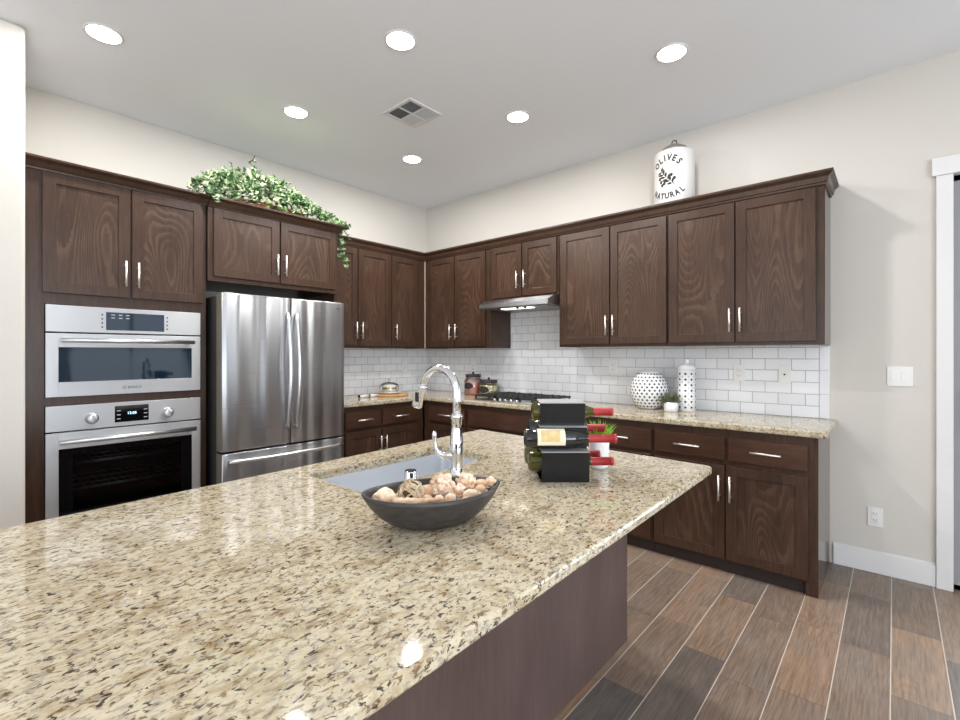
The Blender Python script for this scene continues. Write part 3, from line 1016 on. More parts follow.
# rounded far right corner
pl = [isl[0]]
cx, cy, rr = 3.5525 - .035, -1.632 - .033, .035
for k in range(7):
    a = R(88 - k * 15)
    pl.append((cx + rr * math.cos(a), cy + rr * math.sin(a)))
pl += [isl[2], isl[3]]
b.prism(pl, ZI - .032, ZI, bev=.009, seg=4)
top = b.build('island_countertop', M_GRAN, origin=(2.9, -3.0, ZI))
tag(top, 'long speckled granite island countertop with undermount sink cutout in the foreground', 'countertop')
SK = [(2.400, -2.850), (2.388, -2.092), (2.742, -2.120), (2.770, -2.850)]
def round_poly(P, r, n=5):
    out = []
    m = len(P)
    for i in range(m):
        p = Vector(P[i]); a = (Vector(P[i - 1]) - p).normalized(); c = (Vector(P[(i + 1) % m]) - p).normalized()
        s = p + a * r; e = p + c * r
        for k in range(n + 1):
            f = k / n
            out.append(tuple(s * (1 - f) ** 2 + p * 2 * f * (1 - f) + e * f ** 2))
    return out
cut = MB(); cut.prism(round_poly(SK, .018), ZI - .2, ZI + .1)
bpy.context.view_layer.update()
boolean_cut(top, cut)

root = thing('kitchen_sink', 'stainless undermount sink set in the island counter', 'sink', (2.58, -2.45, ZI - .25))
cc = Vector((2.58, -2.46))
def ring(scale, z, r=.018):
    P = [tuple(cc + (Vector(p) - cc) * scale) for p in SK]
    return [(x, y, z) for x, y in round_poly(P, r)]
tb = bmesh.new()
zs = ZI - .0325
levels = [ring(1.06, zs), ring(1.012, zs), ring(1.006, zs - .006), ring(.985, zs - .19, .04), ring(.95, zs - .205, .04)]
inner = [ring(.02, zs - .212, .001)]
rs = [[tb.verts.new(p) for p in lv] for lv in levels + inner]
for a, c in zip(rs, rs[1:]):
    m = len(a)
    for k in range(m):
        tb.faces.new((a[k], a[(k + 1) % m], c[(k + 1) % m], c[k]))
tb.faces.new(rs[-1])
for f in tb.faces:
    f.smooth = False
b = MB(); b._merge(tb, 0, False)
o = b.build('basin', M_SINK, root)
sm = o.modifiers.new('s', 'SOLIDIFY'); sm.thickness = .0015; sm.offset = 0
b = MB(); b.lathe([(0, .004), (.03, .004), (.045, .006), (.05, .002), (.05, 0), (0, 0)], (2.58, -2.46, zs - .212), 24); b.build('drain', M_CHROME, root)

t = thing('kitchen_island', 'brown wood island base below the speckled countertop', 'kitchen island', (2.8, -3.0, 0))
PX1 = 3.190
b = MB(); b.box((PX1 - .022, -4.45, 0), (PX1, -1.672, ZI - .033), .001, 1); b.build('back_panel', M_ISL, t)
b = MB(); b.box((2.26, -1.690, 0.0), (PX1 - .023, -1.672, ZI - .033)); b.build('end_panel', M_ISL, t)
b = MB(); b.box((2.40, -4.45, 0.0), (PX1 - .023, -4.43, ZI - .033)); b.build('end_panel', M_ISL, t)
tb = MB()
fa, fb = Vector((2.24, -1.70)), Vector((2.40, -4.43))
dv = (fb - fa).normalized(); nv = Vector((-dv.y, dv.x)) * -1
tb.hexa([(fa.x, fa.y, .1), (fb.x, fb.y, .1), (fb.x + .02, fb.y, .1), (fa.x + .02, fa.y, .1), (fa.x, fa.y, ZI - .033), (fb.x, fb.y, ZI - .033), (fb.x + .02, fb.y, ZI - .033), (fa.x + .02, fa.y, ZI - .033)])
tb.build('front_panel', M_WOOD, t)
b = MB(); b.hexa([(fa.x + .08, fa.y, 0), (fb.x + .08, fb.y, 0), (fb.x + .1, fb.y, 0), (fa.x + .1, fa.y, 0), (fa.x + .08, fa.y, .1), (fb.x + .08, fb.y, .1), (fb.x + .1, fb.y, .1), (fa.x + .1, fa.y, .1)]); b.build('toe_kick', M_TOE, t)

# faucet
fx, fy = 2.832, -2.452
t = thing('kitchen_faucet', 'tall chrome gooseneck faucet with pull-down head beside the sink', 'faucet', (fx, fy, ZI))
b = MB()
b.lathe([(0, 0), (.033, 0), (.033, .006), (.027, .012), (.025, .03), (.0265, .07), (.029, .10), (.026, .13), (.0215, .18), (.0205, .215), (.0255, .222), (.0255, .232), (.019, .240), (0, .240)], (fx, fy, ZI), 32)
b.build('body', M_CHROME, t)
b = MB()
pts = [(fx, fy, ZI + .235), (fx, fy, ZI + .29)]
R_ar = .098
zc = ZI + .318
for k in range(0, 19):
    a = R(k * 9.2)
    pts.append((fx - R_ar + R_ar * math.cos(a), fy, zc + R_ar * math.sin(a)))
b.tube(pts, .0165, n=18)
b.build('spout', M_CHROME, t)
e = Vector(pts[-1]); d = (Vector(pts[-1]) - Vector(pts[-2])).normalized()
d = (d + Vector((-.12, 0, 0))).normalized()
b = MB()
hp = [e - d * .004, e + d * .010, e + d * .016, e + d * .045, e + d * .075, e + d * .098, e + d * .103]
b.tube(hp, [.0175, .0185, .018, .0185, .0205, .0235, .021], n=20)
b.build('spray_head', M_CHROME, t)
q = e + d * .055
b = MB(); b.box((q.x - .004, q.y - .024, q.z - .02), (q.x + .012, q.y - .016, q.z + .02), .002); b.build('spray_button', M_BLACK, t)
b = MB()
ld = Vector((-.72, -.55, 0)).normalized()
lp = []
for (o_, z_) in ((.012, .078), (.030, .074), (.048, .073), (.063, .078), (.075, .088), (.083, .103), (.087, .120), (.089, .138), (.089, .152), (.088, .162), (.087, .168)):
    lp.append((fx + ld.x * o_, fy + ld.y * o_, ZI + z_))
b.tube(lp, [.021, .0175, .0145, .0125, .011, .0095, .0085, .0085, .0098, .0095, .005], n=16)
b.build('lever', M_CHROME, t)

t = thing('sink_air_gap', 'short chrome cylinder on the island deck behind the bowl', 'air gap', (2.885, -2.735, ZI))
b = MB(); b.lathe([(0, 0), (.026, 0), (.026, .004), (.0215, .006), (.0215, .070), (.0205, .074), (0, .074)], (2.885, -2.735, ZI), 28); b.build('cap', M_CHROME, t)
b = MB(); b.lathe([(0, .0735), (.0195, .0735), (.0195, .0765), (0, .0765)], (2.885, -2.735, ZI), 24); b.build('lid', M_GASKET, t)

# ------------------------------------------------------------ wooden bowl of shells
M_BOWL = mat('charcoal_wood', rgb(52, 48, 46), .42)
_t = NT(M_BOWL); _n = _t.noise(_t.coords((8, 8, 30)), 4, 3); _t.color(_t.ramp(_n.outputs[0], [(.3, rgb(44, 41, 40)), (.7, rgb(66, 61, 58))]))
p0, p1 = Vector((3.074, -3.069)), Vector((3.244, -2.706))
bc = (p0 + p1) / 2
bd = (p1 - p0).normalized(); bw = Vector((-bd.y, bd.x)); BL = (p1 - p0).length / 2; BWD = .113
def bowl_pt(u, ph, shrink=0.0, zoff=0.0):
    """u in 0..1 from the keel to the rim, ph round the oval"""
    c, s = math.cos(ph), math.sin(ph)
    rimz = .095 + .007 * abs(c) ** 2.5
    a = (BL - shrink) * (u ** .50); w = (BWD + .012 - shrink) * (u ** .45)
    ex = abs(c) ** 1.0 * (1 if c > 0 else -1)
    wy = s * (1 - .12 * c * c)
    z = zoff + (rimz - zoff) * (u ** 1.9)
    q = bc + bd * (a * ex) + bw * (w * wy)
    return (q.x, q.y, ZI + z)
tb = bmesh.new(); NB = 48; rs = []
us = [.04, .12, .25, .42, .6, .78, .92, 1.0]
for u in us:
    rs.append([tb.verts.new(bowl_pt(u, 2 * PI * k / NB, 0, .0)) for k in range(NB)])
for u in reversed(us):
    rs.append([tb.verts.new(bowl_pt(u, 2 * PI * k / NB, .010, .012)) for k in range(NB)])
for a, c in zip(rs, rs[1:]):
    for k in range(NB):
        tb.faces.new((a[k], a[(k + 1) % NB], c[(k + 1) % NB], c[k]))
tb.faces.new(rs[0]); tb.faces.new(rs[-1])
b = MB(); b._merge(tb, 0, True)
o = b.build('decorative_bowl', M_BOWL, origin=(bc.x, bc.y, ZI))
tag(o, 'long canoe-shaped charcoal bowl full of shells on the island', 'bowl')

def natural(name, c1, c2, scale=40, rough=.7):
    m = mat(name, c1, rough, spec=.3); t = NT(m)
    n = t.noise(t.coords((1, 1, 1)), scale, 4, .6); t.color(t.ramp(n.outputs[0], [(.35, c1), (.65, c2)]))
    return m
M_SHELL = natural('cream_shell', rgb(238, 224, 204), rgb(214, 178, 142), 45)
M_SHELL2 = natural('rose_shell', rgb(230, 204, 178), rgb(192, 146, 110), 55)
M_CORAL = natural('bleached_coral', rgb(242, 230, 212), rgb(198, 152, 110), 60)
M_TWIG = natural('woven_twig', rgb(214, 198, 168), rgb(150, 126, 94), 60)
def bowlpos(s, w, z):
    q = bc + bd * s + bw * w
    return (q.x, q.y, ZI + z + .017)
def rz(a):
    return Matrix.Rotation(a, 4, 'Z')
ang = math.atan2(bd.y, bd.x)
# spiral snail shell
c = bowlpos(-.135, .004, .062)
b = MB(); b.sphere(c, .036, sc=(1.0, .8, .95), jit=.08)
b.tube([(c[0] + .022 * math.cos(a * .9) * (1 - a / 16), c[1] - .022 - .004 * a * .3, c[2] + .022 * math.sin(a * .9) * (1 - a / 16)) for a in [k * .5 for k in range(24)]], [.009 - .00025 * k for k in range(24)], n=8)
tag(b.build('snail_shell', M_SHELL, origin=c), 'round cream snail shell at the left end of the bowl', 'shell')
# auger shell lying in front
b = MB(); p = Vector(bowlpos(-.128, -.046, .066)); q = Vector(bowlpos(.0, -.074, .071))
b.tube([p + (q - p) * (k / 16) for k in range(17)], [.017 * (1 - k / 18) + .0018 * (k % 2) for k in range(17)], n=12)
tag(b.build('auger_shell', M_SHELL2, origin=p), 'long pointed shell lying along the front rim of the bowl', 'shell')
# woven twig ball
c = Vector(bowlpos(-.066, -.004, .076)); b = MB(); rnd = random.Random(3)
for k in range(20):
    ax = Vector((rnd.uniform(-1, 1), rnd.uniform(-1, 1), rnd.uniform(-1, 1))).normalized(); u = ax.orthogonal().normalized(); w = ax.cross(u); rr_ = .036 + rnd.uniform(-.003, .003) - .003
    b.tube([c + (u * math.cos(a) + w * math.sin(a)) * rr_ + ax * .006 * math.sin(3 * a) for a in [2 * PI * j / 20 for j in range(21)]], .0030, n=5, caps=False)
b.sphere(c, .027, u=12, v=8, mi=1)
tag(b.build('twig_ball', [M_TWIG, mat('twig_core', rgb(84, 66, 48), .9)], origin=c), 'woven twig ball in front of the chrome cylinder', 'ornament')
# corals
def coral(s, w, z, r, seed, label):
    c = Vector(bowlpos(s, w, z)); b = MB(); rnd = random.Random(seed)
    b.sphere(c, r * .7, sc=(1.1, 1, .9), jit=.3, freq=10)
    for k in range(26):
        d = Vector((rnd.uniform(-1, 1), rnd.uniform(-1, 1), rnd.uniform(-.3, 1))).normalized()
        b.sphere(c + d * r * .72, r * rnd.uniform(.18, .34), u=8, v=6, jit=.4, sc=(1, 1, rnd.uniform(.6, 1)))
    tag(b.build('coral_piece', M_CORAL, origin=c), label, 'coral')
coral(.028, .012, .078, .042, 5, 'knobbly pale coral piece in the middle of the bowl')
coral(.068, -.012, .064, .030, 8, 'smaller coral lump right of the middle of the bowl')
coral(.102, .016, .080, .034, 6, 'spiky pale coral cluster in the right half of the bowl')
coral(.182, .0, .074, .025, 9, 'rounded sea urchin like coral at the right end of the bowl')
for (s, w, z, r, m, lab, sc) in ((-.012, .018, .068, .022, M_SHELL2, 'rosy round shell between the twig ball and the coral', (1.2, 1, .9)),
        (.0, -.046, .062, .014, M_SHELL, 'small cream pebble at the front centre of the bowl', (1, 1, .9)),
        (.032, -.05, .063, .015, M_SHELL, 'larger cream pebble right of the front centre of the bowl', (1.1, 1, .9)),
        (.094, -.044, .064, .019, M_SHELL, 'oval cream shell below the spiky coral at the front rim', (1.3, 1, .8)),
        (.132, -.026, .066, .017, M_SHELL2, 'tan round shell right of the spiky coral', (1, 1, 1)),
        (.150, .012, .070, .020, M_SHELL2, 'tan shell left of the sea urchin coral', (1.2, 1, .9)),
        (-.03, -.03, .06, .016, M_SHELL2, 'small rosy shell just behind the pointed shell', (1, 1, .9))):
    c = bowlpos(s, w, z); b = MB(); b.sphere(c, r, sc=sc, jit=.1, rot=rz(ang)); tag(b.build('seashell', m, origin=c), lab, 'shell', 'small shells in the bowl')
# hidden bed of pebbles that carries the shells
b = MB(); rnd = random.Random(11)
for k in range(150):
    s = rnd.uniform(-.15, .15); w = rnd.uniform(-.075, .075) * (1 - (s / .18) ** 2)
    b.sphere(bowlpos(s, w, .034 + rnd.uniform(0, .016) + .03 * (s / .2) ** 2), rnd.uniform(.009, .014), u=8, v=6, sc=(1.2, 1, .8))
o = b.build('pebble_bed', M_SHELL, origin=(bc.x, bc.y, ZI))
tag(o, 'bed of small pale pebbles under the shells in the bowl', 'pebbles', kind='stuff')

# ------------------------------------------------------------ wine rack and bottles
M_RACK = mat('black_lacquered_steel', rgb(15, 14, 15), .3, 0, spec=.35)
M_RACKT = M_RACK
wr = Vector((3.180, -2.232)); wu = Vector((.747, .665)).normalized(); wv = Vector((-wu.y, wu.x))   # wv points away from the viewer
def WR(u, v, z):
    q = wr + wu * u + wv * v
    return (q.x, q.y, ZI + z)
t = thing('wine_rack', 'black three-tier metal wine rack holding bottles on the island', 'wine rack', (wr.x, wr.y, ZI))
M_FLANGE = mat('flange_reflection_grey', rgb(170, 168, 170), .6, .7)  # lighter grey paints reflected light onto the black rack's flange tops
def plate(u0, u1, prof, th=.004, name='tier_plate', m=None):
    """folded sheet: prof is a list of (v, z)"""
    b = MB()
    for (v0, z0), (v1, z1) in zip(prof, prof[1:]):
        d = Vector((v1 - v0, z1 - z0)).normalized(); n = Vector((-d.y, d.x)) * th
        a0 = (v0, z0); a1 = (v1, z1); c1 = (v1 + n.x, z1 + n.y); c0 = (v0 + n.x, z0 + n.y)
        b.hexa([WR(u0, *a0), WR(u1, *a0), WR(u1, *a1), WR(u0, *a1), WR(u0, *c0), WR(u1, *c0), WR(u1, *c1), WR(u0, *c1)], .0008, 1)
    return b.build(name, m or M_RACK, t)
RW = .088
plate(-RW, RW, [(.085, .0), (-.052, .0), (-.060, .110)])
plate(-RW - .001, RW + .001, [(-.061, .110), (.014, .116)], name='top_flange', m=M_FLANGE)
plate(-RW - .002, RW + .002, [(.018, .112), (-.006, .118), (-.012, .196)])
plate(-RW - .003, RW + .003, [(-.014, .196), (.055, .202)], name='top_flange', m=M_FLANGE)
plate(-RW + .002, RW - .002, [(.085, .0), (.085, .205), (.008, .208), (.000, .285)])
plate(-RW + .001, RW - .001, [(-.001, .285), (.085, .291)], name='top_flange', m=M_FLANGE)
plate(-RW + .004, RW - .004, [(.088, .132), (.168, .132), (.172, .165)])
plate(-RW + .004, RW - .004, [(.088, .0), (.088, .022), (.165, .022), (.172, .045), (.172, .0)])
M_BOTG = mat('green_wine_glass', rgb(96, 92, 22), .05, spec=.8, trans=.55, ior=1.5)
M_BOTD = mat('dark_wine_glass', rgb(26, 28, 24), .05, spec=.9)
M_CAPS = mat('red_foil_capsule', rgb(178, 58, 60), .38, .1)
M_LABEL = mat('cream_paper_label', rgb(232, 222, 196), .7)
M_LABELD = natural('parchment_print', rgb(222, 202, 150), rgb(206, 178, 120), 30)
def bottle(u, v, z, glass, label, lab_text=False, length=.30):
    """wine bottle lying along the rack, neck to the right; u = position of the bottle's foot"""
    rt = thing('wine_bottle', label, 'bottle', WR(u, v, z), 'wine bottles in the rack')
    ax = wu.to_3d(); m = Matrix.Translation(WR(u, v, z)) @ ax.to_track_quat('Z', 'Y').to_matrix().to_4x4()
    r = .0365
    b = MB(); b.lathe([(0, .012), (.018, .006), (.03, 0), (r, .006), (r, .165), (r * .96, .180), (r * .78, .20), (.0205, .222), (.0155, .235), (.0148, .25), (.0148, length - .004), (0, length - .004)], n=28, mtx=m); b.build('glass_body', glass, rt)
    b = MB(); b.lathe([(.0152, .238), (.0160, .240), (.0158, length - .012), (.0168, length - .012), (.0168, length - .001), (.0150, length), (0, length)], n=22, mtx=m); b.build('foil_capsule', M_CAPS, rt)
    if lab_text:
        b = MB(); tb = bmesh.new(); rows = []
        for k in range(15):
            a = R(95 + 8.5 * k) ; rows.append([tb.verts.new((( r + .0006) * math.cos(a), (r + .0006) * math.sin(a), zz)) for zz in (.045, .148)])
        for p_, q_ in zip(rows, rows[1:]):
            tb.faces.new((p_[0], p_[1], q_[1], q_[0]))
        b._merge(tb, 0, True, m)
        tb = bmesh.new(); rows = []
        for k in range(9):
            a = R(118 + 9 * k) ; rows.append([tb.verts.new((( r + .0011) * math.cos(a), (r + .0011) * math.sin(a), zz)) for zz in (.058, .128)])
        for p_, q_ in zip(rows, rows[1:]):
            tb.faces.new((p_[0], p_[1], q_[1], q_[0]))
        b._merge(tb, 1, True, m)
        o = b.build('paper_label', [M_LABEL, M_LABELD], rt)
    return rt
bottle(-.112, .044, .249, M_BOTG, 'wine bottle in the top tier of the rack', length=.315)
bottle(-.148, -.024, .157, M_BOTD, 'dark wine bottle with cream label in front middle tier of the rack', True, .345)
bottle(-.130, .008, .064, M_BOTG, 'lowest green wine bottle behind the bottom plate of the rack', length=.325)
bottle(-.115, .130, .172, M_BOTD, 'wine bottle at the rack back, capsule just under the grass blades', length=.315)
bottle(-.130, .128, .064, M_BOTG, 'wine bottle low at the back of the rack, capsule in front of the white pot', length=.305)
bpy.context.view_layer.update()

# grass plant behind the rack
M_GRASS = natural('fresh_grass', rgb(150, 210, 60), rgb(92, 165, 40), 30, .5)
g = Vector((3.205, -1.985))
t = thing('grass_plant', 'small green grass plant in white pot behind the wine bottles', 'plant', (g.x, g.y, ZI))
b = MB(); b.lathe([(0, 0), (.03, 0), (.038, .01), (.042, .118), (.042, .122), (.038, .122), (.037, .10), (0, .10)], (g.x, g.y, ZI), 32); b.build('pot', M_CERAM, t)
b = MB(); b.lathe([(0, .098), (.0365, .098), (.0365, .103), (0, .105)], (g.x, g.y, ZI), 20); b.build('soil', mat('dark_soil', rgb(50, 40, 32), .9), t)
rnd = random.Random(4)
b = MB()
for k in range(85):
    a = rnd.uniform(0, 2 * PI); r0 = rnd.uniform(0, .028); lean = rnd.uniform(.01, .062); h = rnd.uniform(.05, .10)
    base_ = Vector((g.x + r0 * math.cos(a), g.y + r0 * math.sin(a), ZI + .098)); dr_ = Vector((math.cos(a), math.sin(a), 0))
    b.tube([base_ + dr_ * lean * (f ** 1.6) + Vector((0, 0, h * f)) for f in (0, .3, .6, .85, 1)], [.0022, .0022, .0019, .0013, .0003], n=5)
b.build('grass_blades', M_GRASS, t)

# ------------------------------------------------------------ things on the perimeter counter
ZC = 0.92
def holes_on(prof_r, c, z0, z1, rows, per, size, diamond=True, off=True):
    """small dark piercings proud of a lathe surface"""
    b = MB()
    for i in range(rows):
        z = z0 + (z1 - z0) * (i + .5) / rows
        for k in range(per):
            a = 2 * PI * (k + (.5 if off and i % 2 else 0)) / per
            r = prof_r(z); dz = .002; sl_ = (prof_r(z + dz) - prof_r(z - dz)) / (2 * dz)
            n = Vector((math.cos(a), math.sin(a), -sl_)).normalized(); tn = Vector((-math.sin(a), math.cos(a), 0)); up = n.cross(tn)
            p = Vector((c[0] + r * math.cos(a), c[1] + r * math.sin(a), c[2] + z)) + n * .0004
            s = size * min(1.0, r / .08 if r < .08 else 1)
            shp = ((1, 0), (.35, .35), (0, 1), (-.35, .35), (-1, 0), (-.35, -.35), (0, -1), (.35, -.35)) if diamond else [(math.cos(2 * PI * j / 10), math.sin(2 * PI * j / 10)) for j in range(10)]
            f = b.bm.faces.new([b.bm.verts.new(p + tn * (x * s) + up * (y * s)) for x, y in shp])
    return b
c = (2.705, -.162, ZC)
t = thing('lattice_vase', 'round white pierced ceramic vase on the right counter', 'vase', c)
VR, VH = .141, .287
def vr(z):
    f = max(.0, min(1, z / VH)); s = (f - .47) / .53 if f > .47 else (f - .47) / .50
    return max(.02, VR * math.sqrt(max(.02, 1 - .80 * s * s)))
prof = [(0, 0)] + [(vr(VH * k / 24) * (.97 if k == 0 else 1), VH * k / 24) for k in range(25)] + [(vr(VH) - .012, VH), (vr(VH) - .014, VH - .02), (0, VH - .03)]
b = MB(); b.lathe(prof, c, 48); b.build('vase_body', M_CERAM, t)
b = holes_on(vr, c, .012, VH - .008, 11, 24, .0125); o = b.build('piercings', M_HOLE, t); o['kind'] = 'stuff'
c = (2.978, -.150, ZC)
t = thing('lattice_canister', 'slim tall white pierced canister with knob lid on the right counter', 'canister', c)
def cr(z):
    return .061
b = MB(); b.lathe([(0, 0), (.058, 0), (.061, .004), (.061, .305), (0, .305)], c, 40); b.build('canister_body', M_CERAM, t)
b = MB(); b.lathe([(0, .3055), (.0615, .3055), (.062, .317), (.052, .334), (.02, .347), (.010, .352), (.014, .359), (.018, .371), (.012, .384), (0, .387)], c, 36); b.build('lid', M_CERAM, t)
b = holes_on(cr, c, .01, .295, 7, 9, .0105, False, False)
b2 = holes_on(cr, c, .01 + .02, .295 - .02, 6, 9, .006, True, False)
me = bpy.data.meshes.new('t'); bmesh.ops.rotate(b2.bm, verts=b2.bm.verts[:], cent=c, matrix=Matrix.Rotation(R(20), 3, 'Z')); b2.bm.to_mesh(me); b2.bm.free(); b.bm.from_mesh(me); bpy.data.meshes.remove(me)
o = b.build('piercings', M_HOLE, t); o['kind'] = 'stuff'
c = (2.905, -.262, ZC)
t = thing('succulent', 'small green succulent in a low white pot between vase and canister', 'plant', c)
b = MB(); b.lathe([(0, 0), (.042, 0), (.048, .006), (.050, .068), (.045, .070), (.044, .058), (0, .058)], c, 32); b.build('pot', M_CERAM, t)
M_SUCC = natural('succulent_leaf', rgb(104, 112, 80), rgb(50, 66, 40), 60, .5)
b = MB(); rnd = random.Random(2)
for k in range(60):
    a = rnd.uniform(0, 2 * PI); el = rnd.uniform(.2, 1.45); L = rnd.uniform(.05, .095)
    d = Vector((math.cos(a) * math.cos(el), math.sin(a) * math.cos(el), math.sin(el)))
    s0 = Vector((c[0] + .026 * math.cos(a) * rnd.random(), c[1] + .026 * math.sin(a) * rnd.random(), c[2] + .055))
    b.tube([s0, s0 + d * L * .4, s0 + d * L * .75 + Vector((0, 0, .004)), s0 + d * L + Vector((0, 0, .010))], [.004, .0075, .006, .0008], n=6, sy=.6)
b.build('leaves', M_SUCC, t)

# storage jars by the cooktop
M_PINK = natural('pink_rock_salt', rgb(250, 200, 184), rgb(236, 150, 132), 90)
M_PASTA = natural('pale_pasta', rgb(236, 222, 176), rgb(150, 128, 76), 70)
M_JLID = mat('dark_jar_lid', rgb(50, 47, 46), .5)
M_CHALK = mat('chalkboard_label', rgb(46, 42, 40), .8)
def jar(c, r, h, fill, label, fillh, fname):
    t = thing('storage_jar', label, 'jar', c)
    b = MB(); b.lathe([(0, 0), (r * .92, 0), (r, .008), (r, h * .80), (r * .86, h * .90), (r * .80, h * .92), (r * .80, h)], c, 32); o = b.build('glass_body', M_GLASS, t)
    b = MB(); b.lathe([(0, .004), (r * .90, .004), (r * .955, .01), (r * .955, fillh), (0, fillh + .008)], c, 28); o = b.build(fname, fill, t)
    b = MB(); b.lathe([(0, h), (r * .86, h), (r * .88, h + .004), (r * .88, h + .028), (r * .8, h + .032), (.012, h + .033), (.010, h + .042), (.013, h + .052), (.008, h + .058), (0, h + .058)], c, 28); b.build('lid', M_JLID, t)
    b = MB(); f0 = math.atan2(-3.8 - c[1], 4.12 - c[0]) - .62
    tb = bmesh.new(); cen = None; vs = []
    N = 22
    for rr_ in (0, .5, 1):
        for k in range(N if rr_ else 1):
            q = 2 * PI * k / N; da = rr_ * .62 * math.cos(q); dz = rr_ * .034 * math.sin(q)
            vs.append(tb.verts.new((c[0] + (r + .0012) * math.cos(f0 + da), c[1] + (r + .0012) * math.sin(f0 + da), c[2] + h * .53 + dz)))
    for k in range(N):
        k2 = (k + 1) % N
        tb.faces.new((vs[0], vs[1 + k], vs[1 + k2])); tb.faces.new((vs[1 + k], vs[1 + N + k], vs[1 + N + k2], vs[1 + k2]))
    b._merge(tb, 0, True); b.build('oval_label', M_CHALK, t)
jar((0.855, -.135, ZC), .093, .178, M_PINK, 'taller glass jar of pink contents with a dark lid by the corner', .125, 'pink_filling')
jar((1.075, -.145, ZC), .098, .128, M_PASTA, 'shorter glass jar of pale pasta beside the cooktop', .105, 'pasta_filling')

# serving board with glass cloche
M_BOARD = natural('oak_board', rgb(206, 164, 108), rgb(180, 134, 80), 14, .5)
c = Vector((.30, -.78))
t = thing('serving_board', 'round wooden serving board with white handle by the fridge', 'cutting board', (c.x, c.y, ZC))
b = MB(); b.lathe([(0, 0), (.178, 0), (.183, .004), (.183, .013), (.178, .017), (0, .017)], (c.x, c.y, ZC), 48); b.build('board', M_BOARD, t)
b = MB(); b.cyl((c.x + .01, c.y - .165, ZC + .013), (c.x + .02, c.y - .27, ZC + .0155), .012, .0145, n=16); b.cyl((c.x + .0205, c.y - .278, ZC + .0155), (c.x + .03, c.y - .39, ZC + .0155), .0145, .0125, n=16); b.build('handle', mat('white_handle', rgb(232, 230, 226), .4), t)
b = MB(); b.cyl((c.x + .0195, c.y - .266, ZC + .0155), (c.x + .0208, c.y - .28, ZC + .0155), .0152, n=16); b.cyl((c.x + .0298, c.y - .388, ZC + .0155), (c.x + .0306, c.y - .398, ZC + .0155), .0135, n=16); b.build('dark_ferrule', M_BLACK, t)
c2 = (.30, -.79, ZC + .0172)
t = thing('glass_cloche', 'small glass cake dome on a white plate upon the serving board', 'cake dome', c2)
b = MB(); b.lathe([(0, 0), (.075, 0), (.085, .006), (.118, .016), (.120, .020), (.112, .020), (.082, .012), (0, .012)], c2, 40); b.build('plate', M_CERAM, t)
b = MB(); b.lathe([(.092, .021), (.094, .075), (.088, .095), (.06, .112), (.02, .119), (0, .12)], c2, 40); b.build('dome', M_GLASS, t)
b = MB(); b.lathe([(0, .119), (.008, .121), (.007, .128), (.013, .138), (.012, .147), (0, .152)], c2, 20); b.build('knob', M_GLASS, t)
b = MB(); b.lathe([(0, .0125), (.072, .0125), (.074, .03), (.072, .048), (0, .05)], c2, 32); b.lathe([(0, .064), (.073, .064), (.074, .075), (.06, .088), (0, .09)], c2, 32)
b.lathe([(0, .05), (.071, .05), (.071, .064), (0, .064)], c2, 32, mi=1); b.build('cake', [mat('pale_cake_icing', rgb(232, 226, 214), .6), mat('caramel_layer', rgb(186, 140, 72), .6)], t)

# ------------------------------------------------------------ canister on top of the wall cabinets
CZ = 2.3855
c = (2.905, -.195, CZ)
t = thing('olive_canister', 'large white lettered olive canister on top of the wall cabinets', 'canister', c)
CRr, CHh = .139, .438
b = MB(); b.lathe([(0, 0), (CRr - .004, 0), (CRr, .005), (CRr, CHh - .016), (CRr - .005, CHh - .005), (CRr - .018, CHh), (0, CHh)], c, 56); b.build('canister_body', mat('white_enamel', rgb(212, 210, 206), .35), t)
b = MB(); b.lathe([(0, CHh), (.096, CHh), (.096, CHh + .016), (.086, CHh + .034), (.055, CHh + .054), (.018, CHh + .062), (0, CHh + .062)], c, 40)
lid = b.build('lid', mat('grey_tin_lid', rgb(150, 146, 140), .4, .6), t)
b = MB(); b.tube([(c[0] + .017 * math.cos(a), c[1], CZ + CHh + .082 + .017 * math.sin(a)) for a in [2 * PI * k / 20 for k in range(21)]], .0045, n=8); b.build('ring_knob', mat('bronze_ring', rgb(96, 84, 74), .4, .8), lid)
F0 = math.atan2(-3.8021 - c[1], 4.1224 - c[0]) - .35      # face centre is turned a little left of the viewer
def wrap(pt2, r=CRr + .0018):
    a = F0 + pt2[0] / CRr
    return Vector((c[0] + r * math.cos(a), c[1] + r * math.sin(a), CZ + pt2[1]))
M_INK = mat('black_ink', rgb(46, 44, 44), .7)
def arc_text(txt, cz, rad, size, up=True, span=.155, name='lettering'):
    b = MB(); n = len(txt)
    for i, ch in enumerate(txt):
        f = (i - (n - 1) / 2) / ((n - 1) / 2)
        x = f * span / 2
        sag = rad - math.sqrt(rad * rad - x * x)
        z = cz - sag if up else cz + sag
        tilt = -math.asin(x / rad) if up else math.asin(x / rad)
        me = text_mesh(ch, size, 0.0, .035)
        tb = bmesh.new(); tb.from_mesh(me); bpy.data.meshes.remove(me)
        for v in tb.verts:
            px_, py_ = v.co.x * .8, v.co.y - size * .34
            qx = px_ * math.cos(tilt) - py_ * math.sin(tilt) + x; qy = px_ * math.sin(tilt) + py_ * math.cos(tilt) + z
            v.co = wrap((qx, qy))
        b._merge(tb, 0, False)
    return b.build(name, M_INK, t)
arc_text('OLIVES', .368, .11, .062, True, .165)
arc_text('NATURAL', .094, .15, .056, False, .200)
b = MB(); rnd = random.Random(12)
def leaf2(x, z, ang_, L, wd):
    pts = [(0, 0), (.3, .5), (.6, .5), (1, 0), (.6, -.5), (.3, -.5)]
    vs = []
    for u, v in pts:
        X_ = x + u * L * math.cos(ang_) - v * wd * math.sin(ang_); Z_ = z + u * L * math.sin(ang_) + v * wd * math.cos(ang_)
        vs.append(b.bm.verts.new(wrap((X_, Z_))))
    b.bm.faces.new(vs)
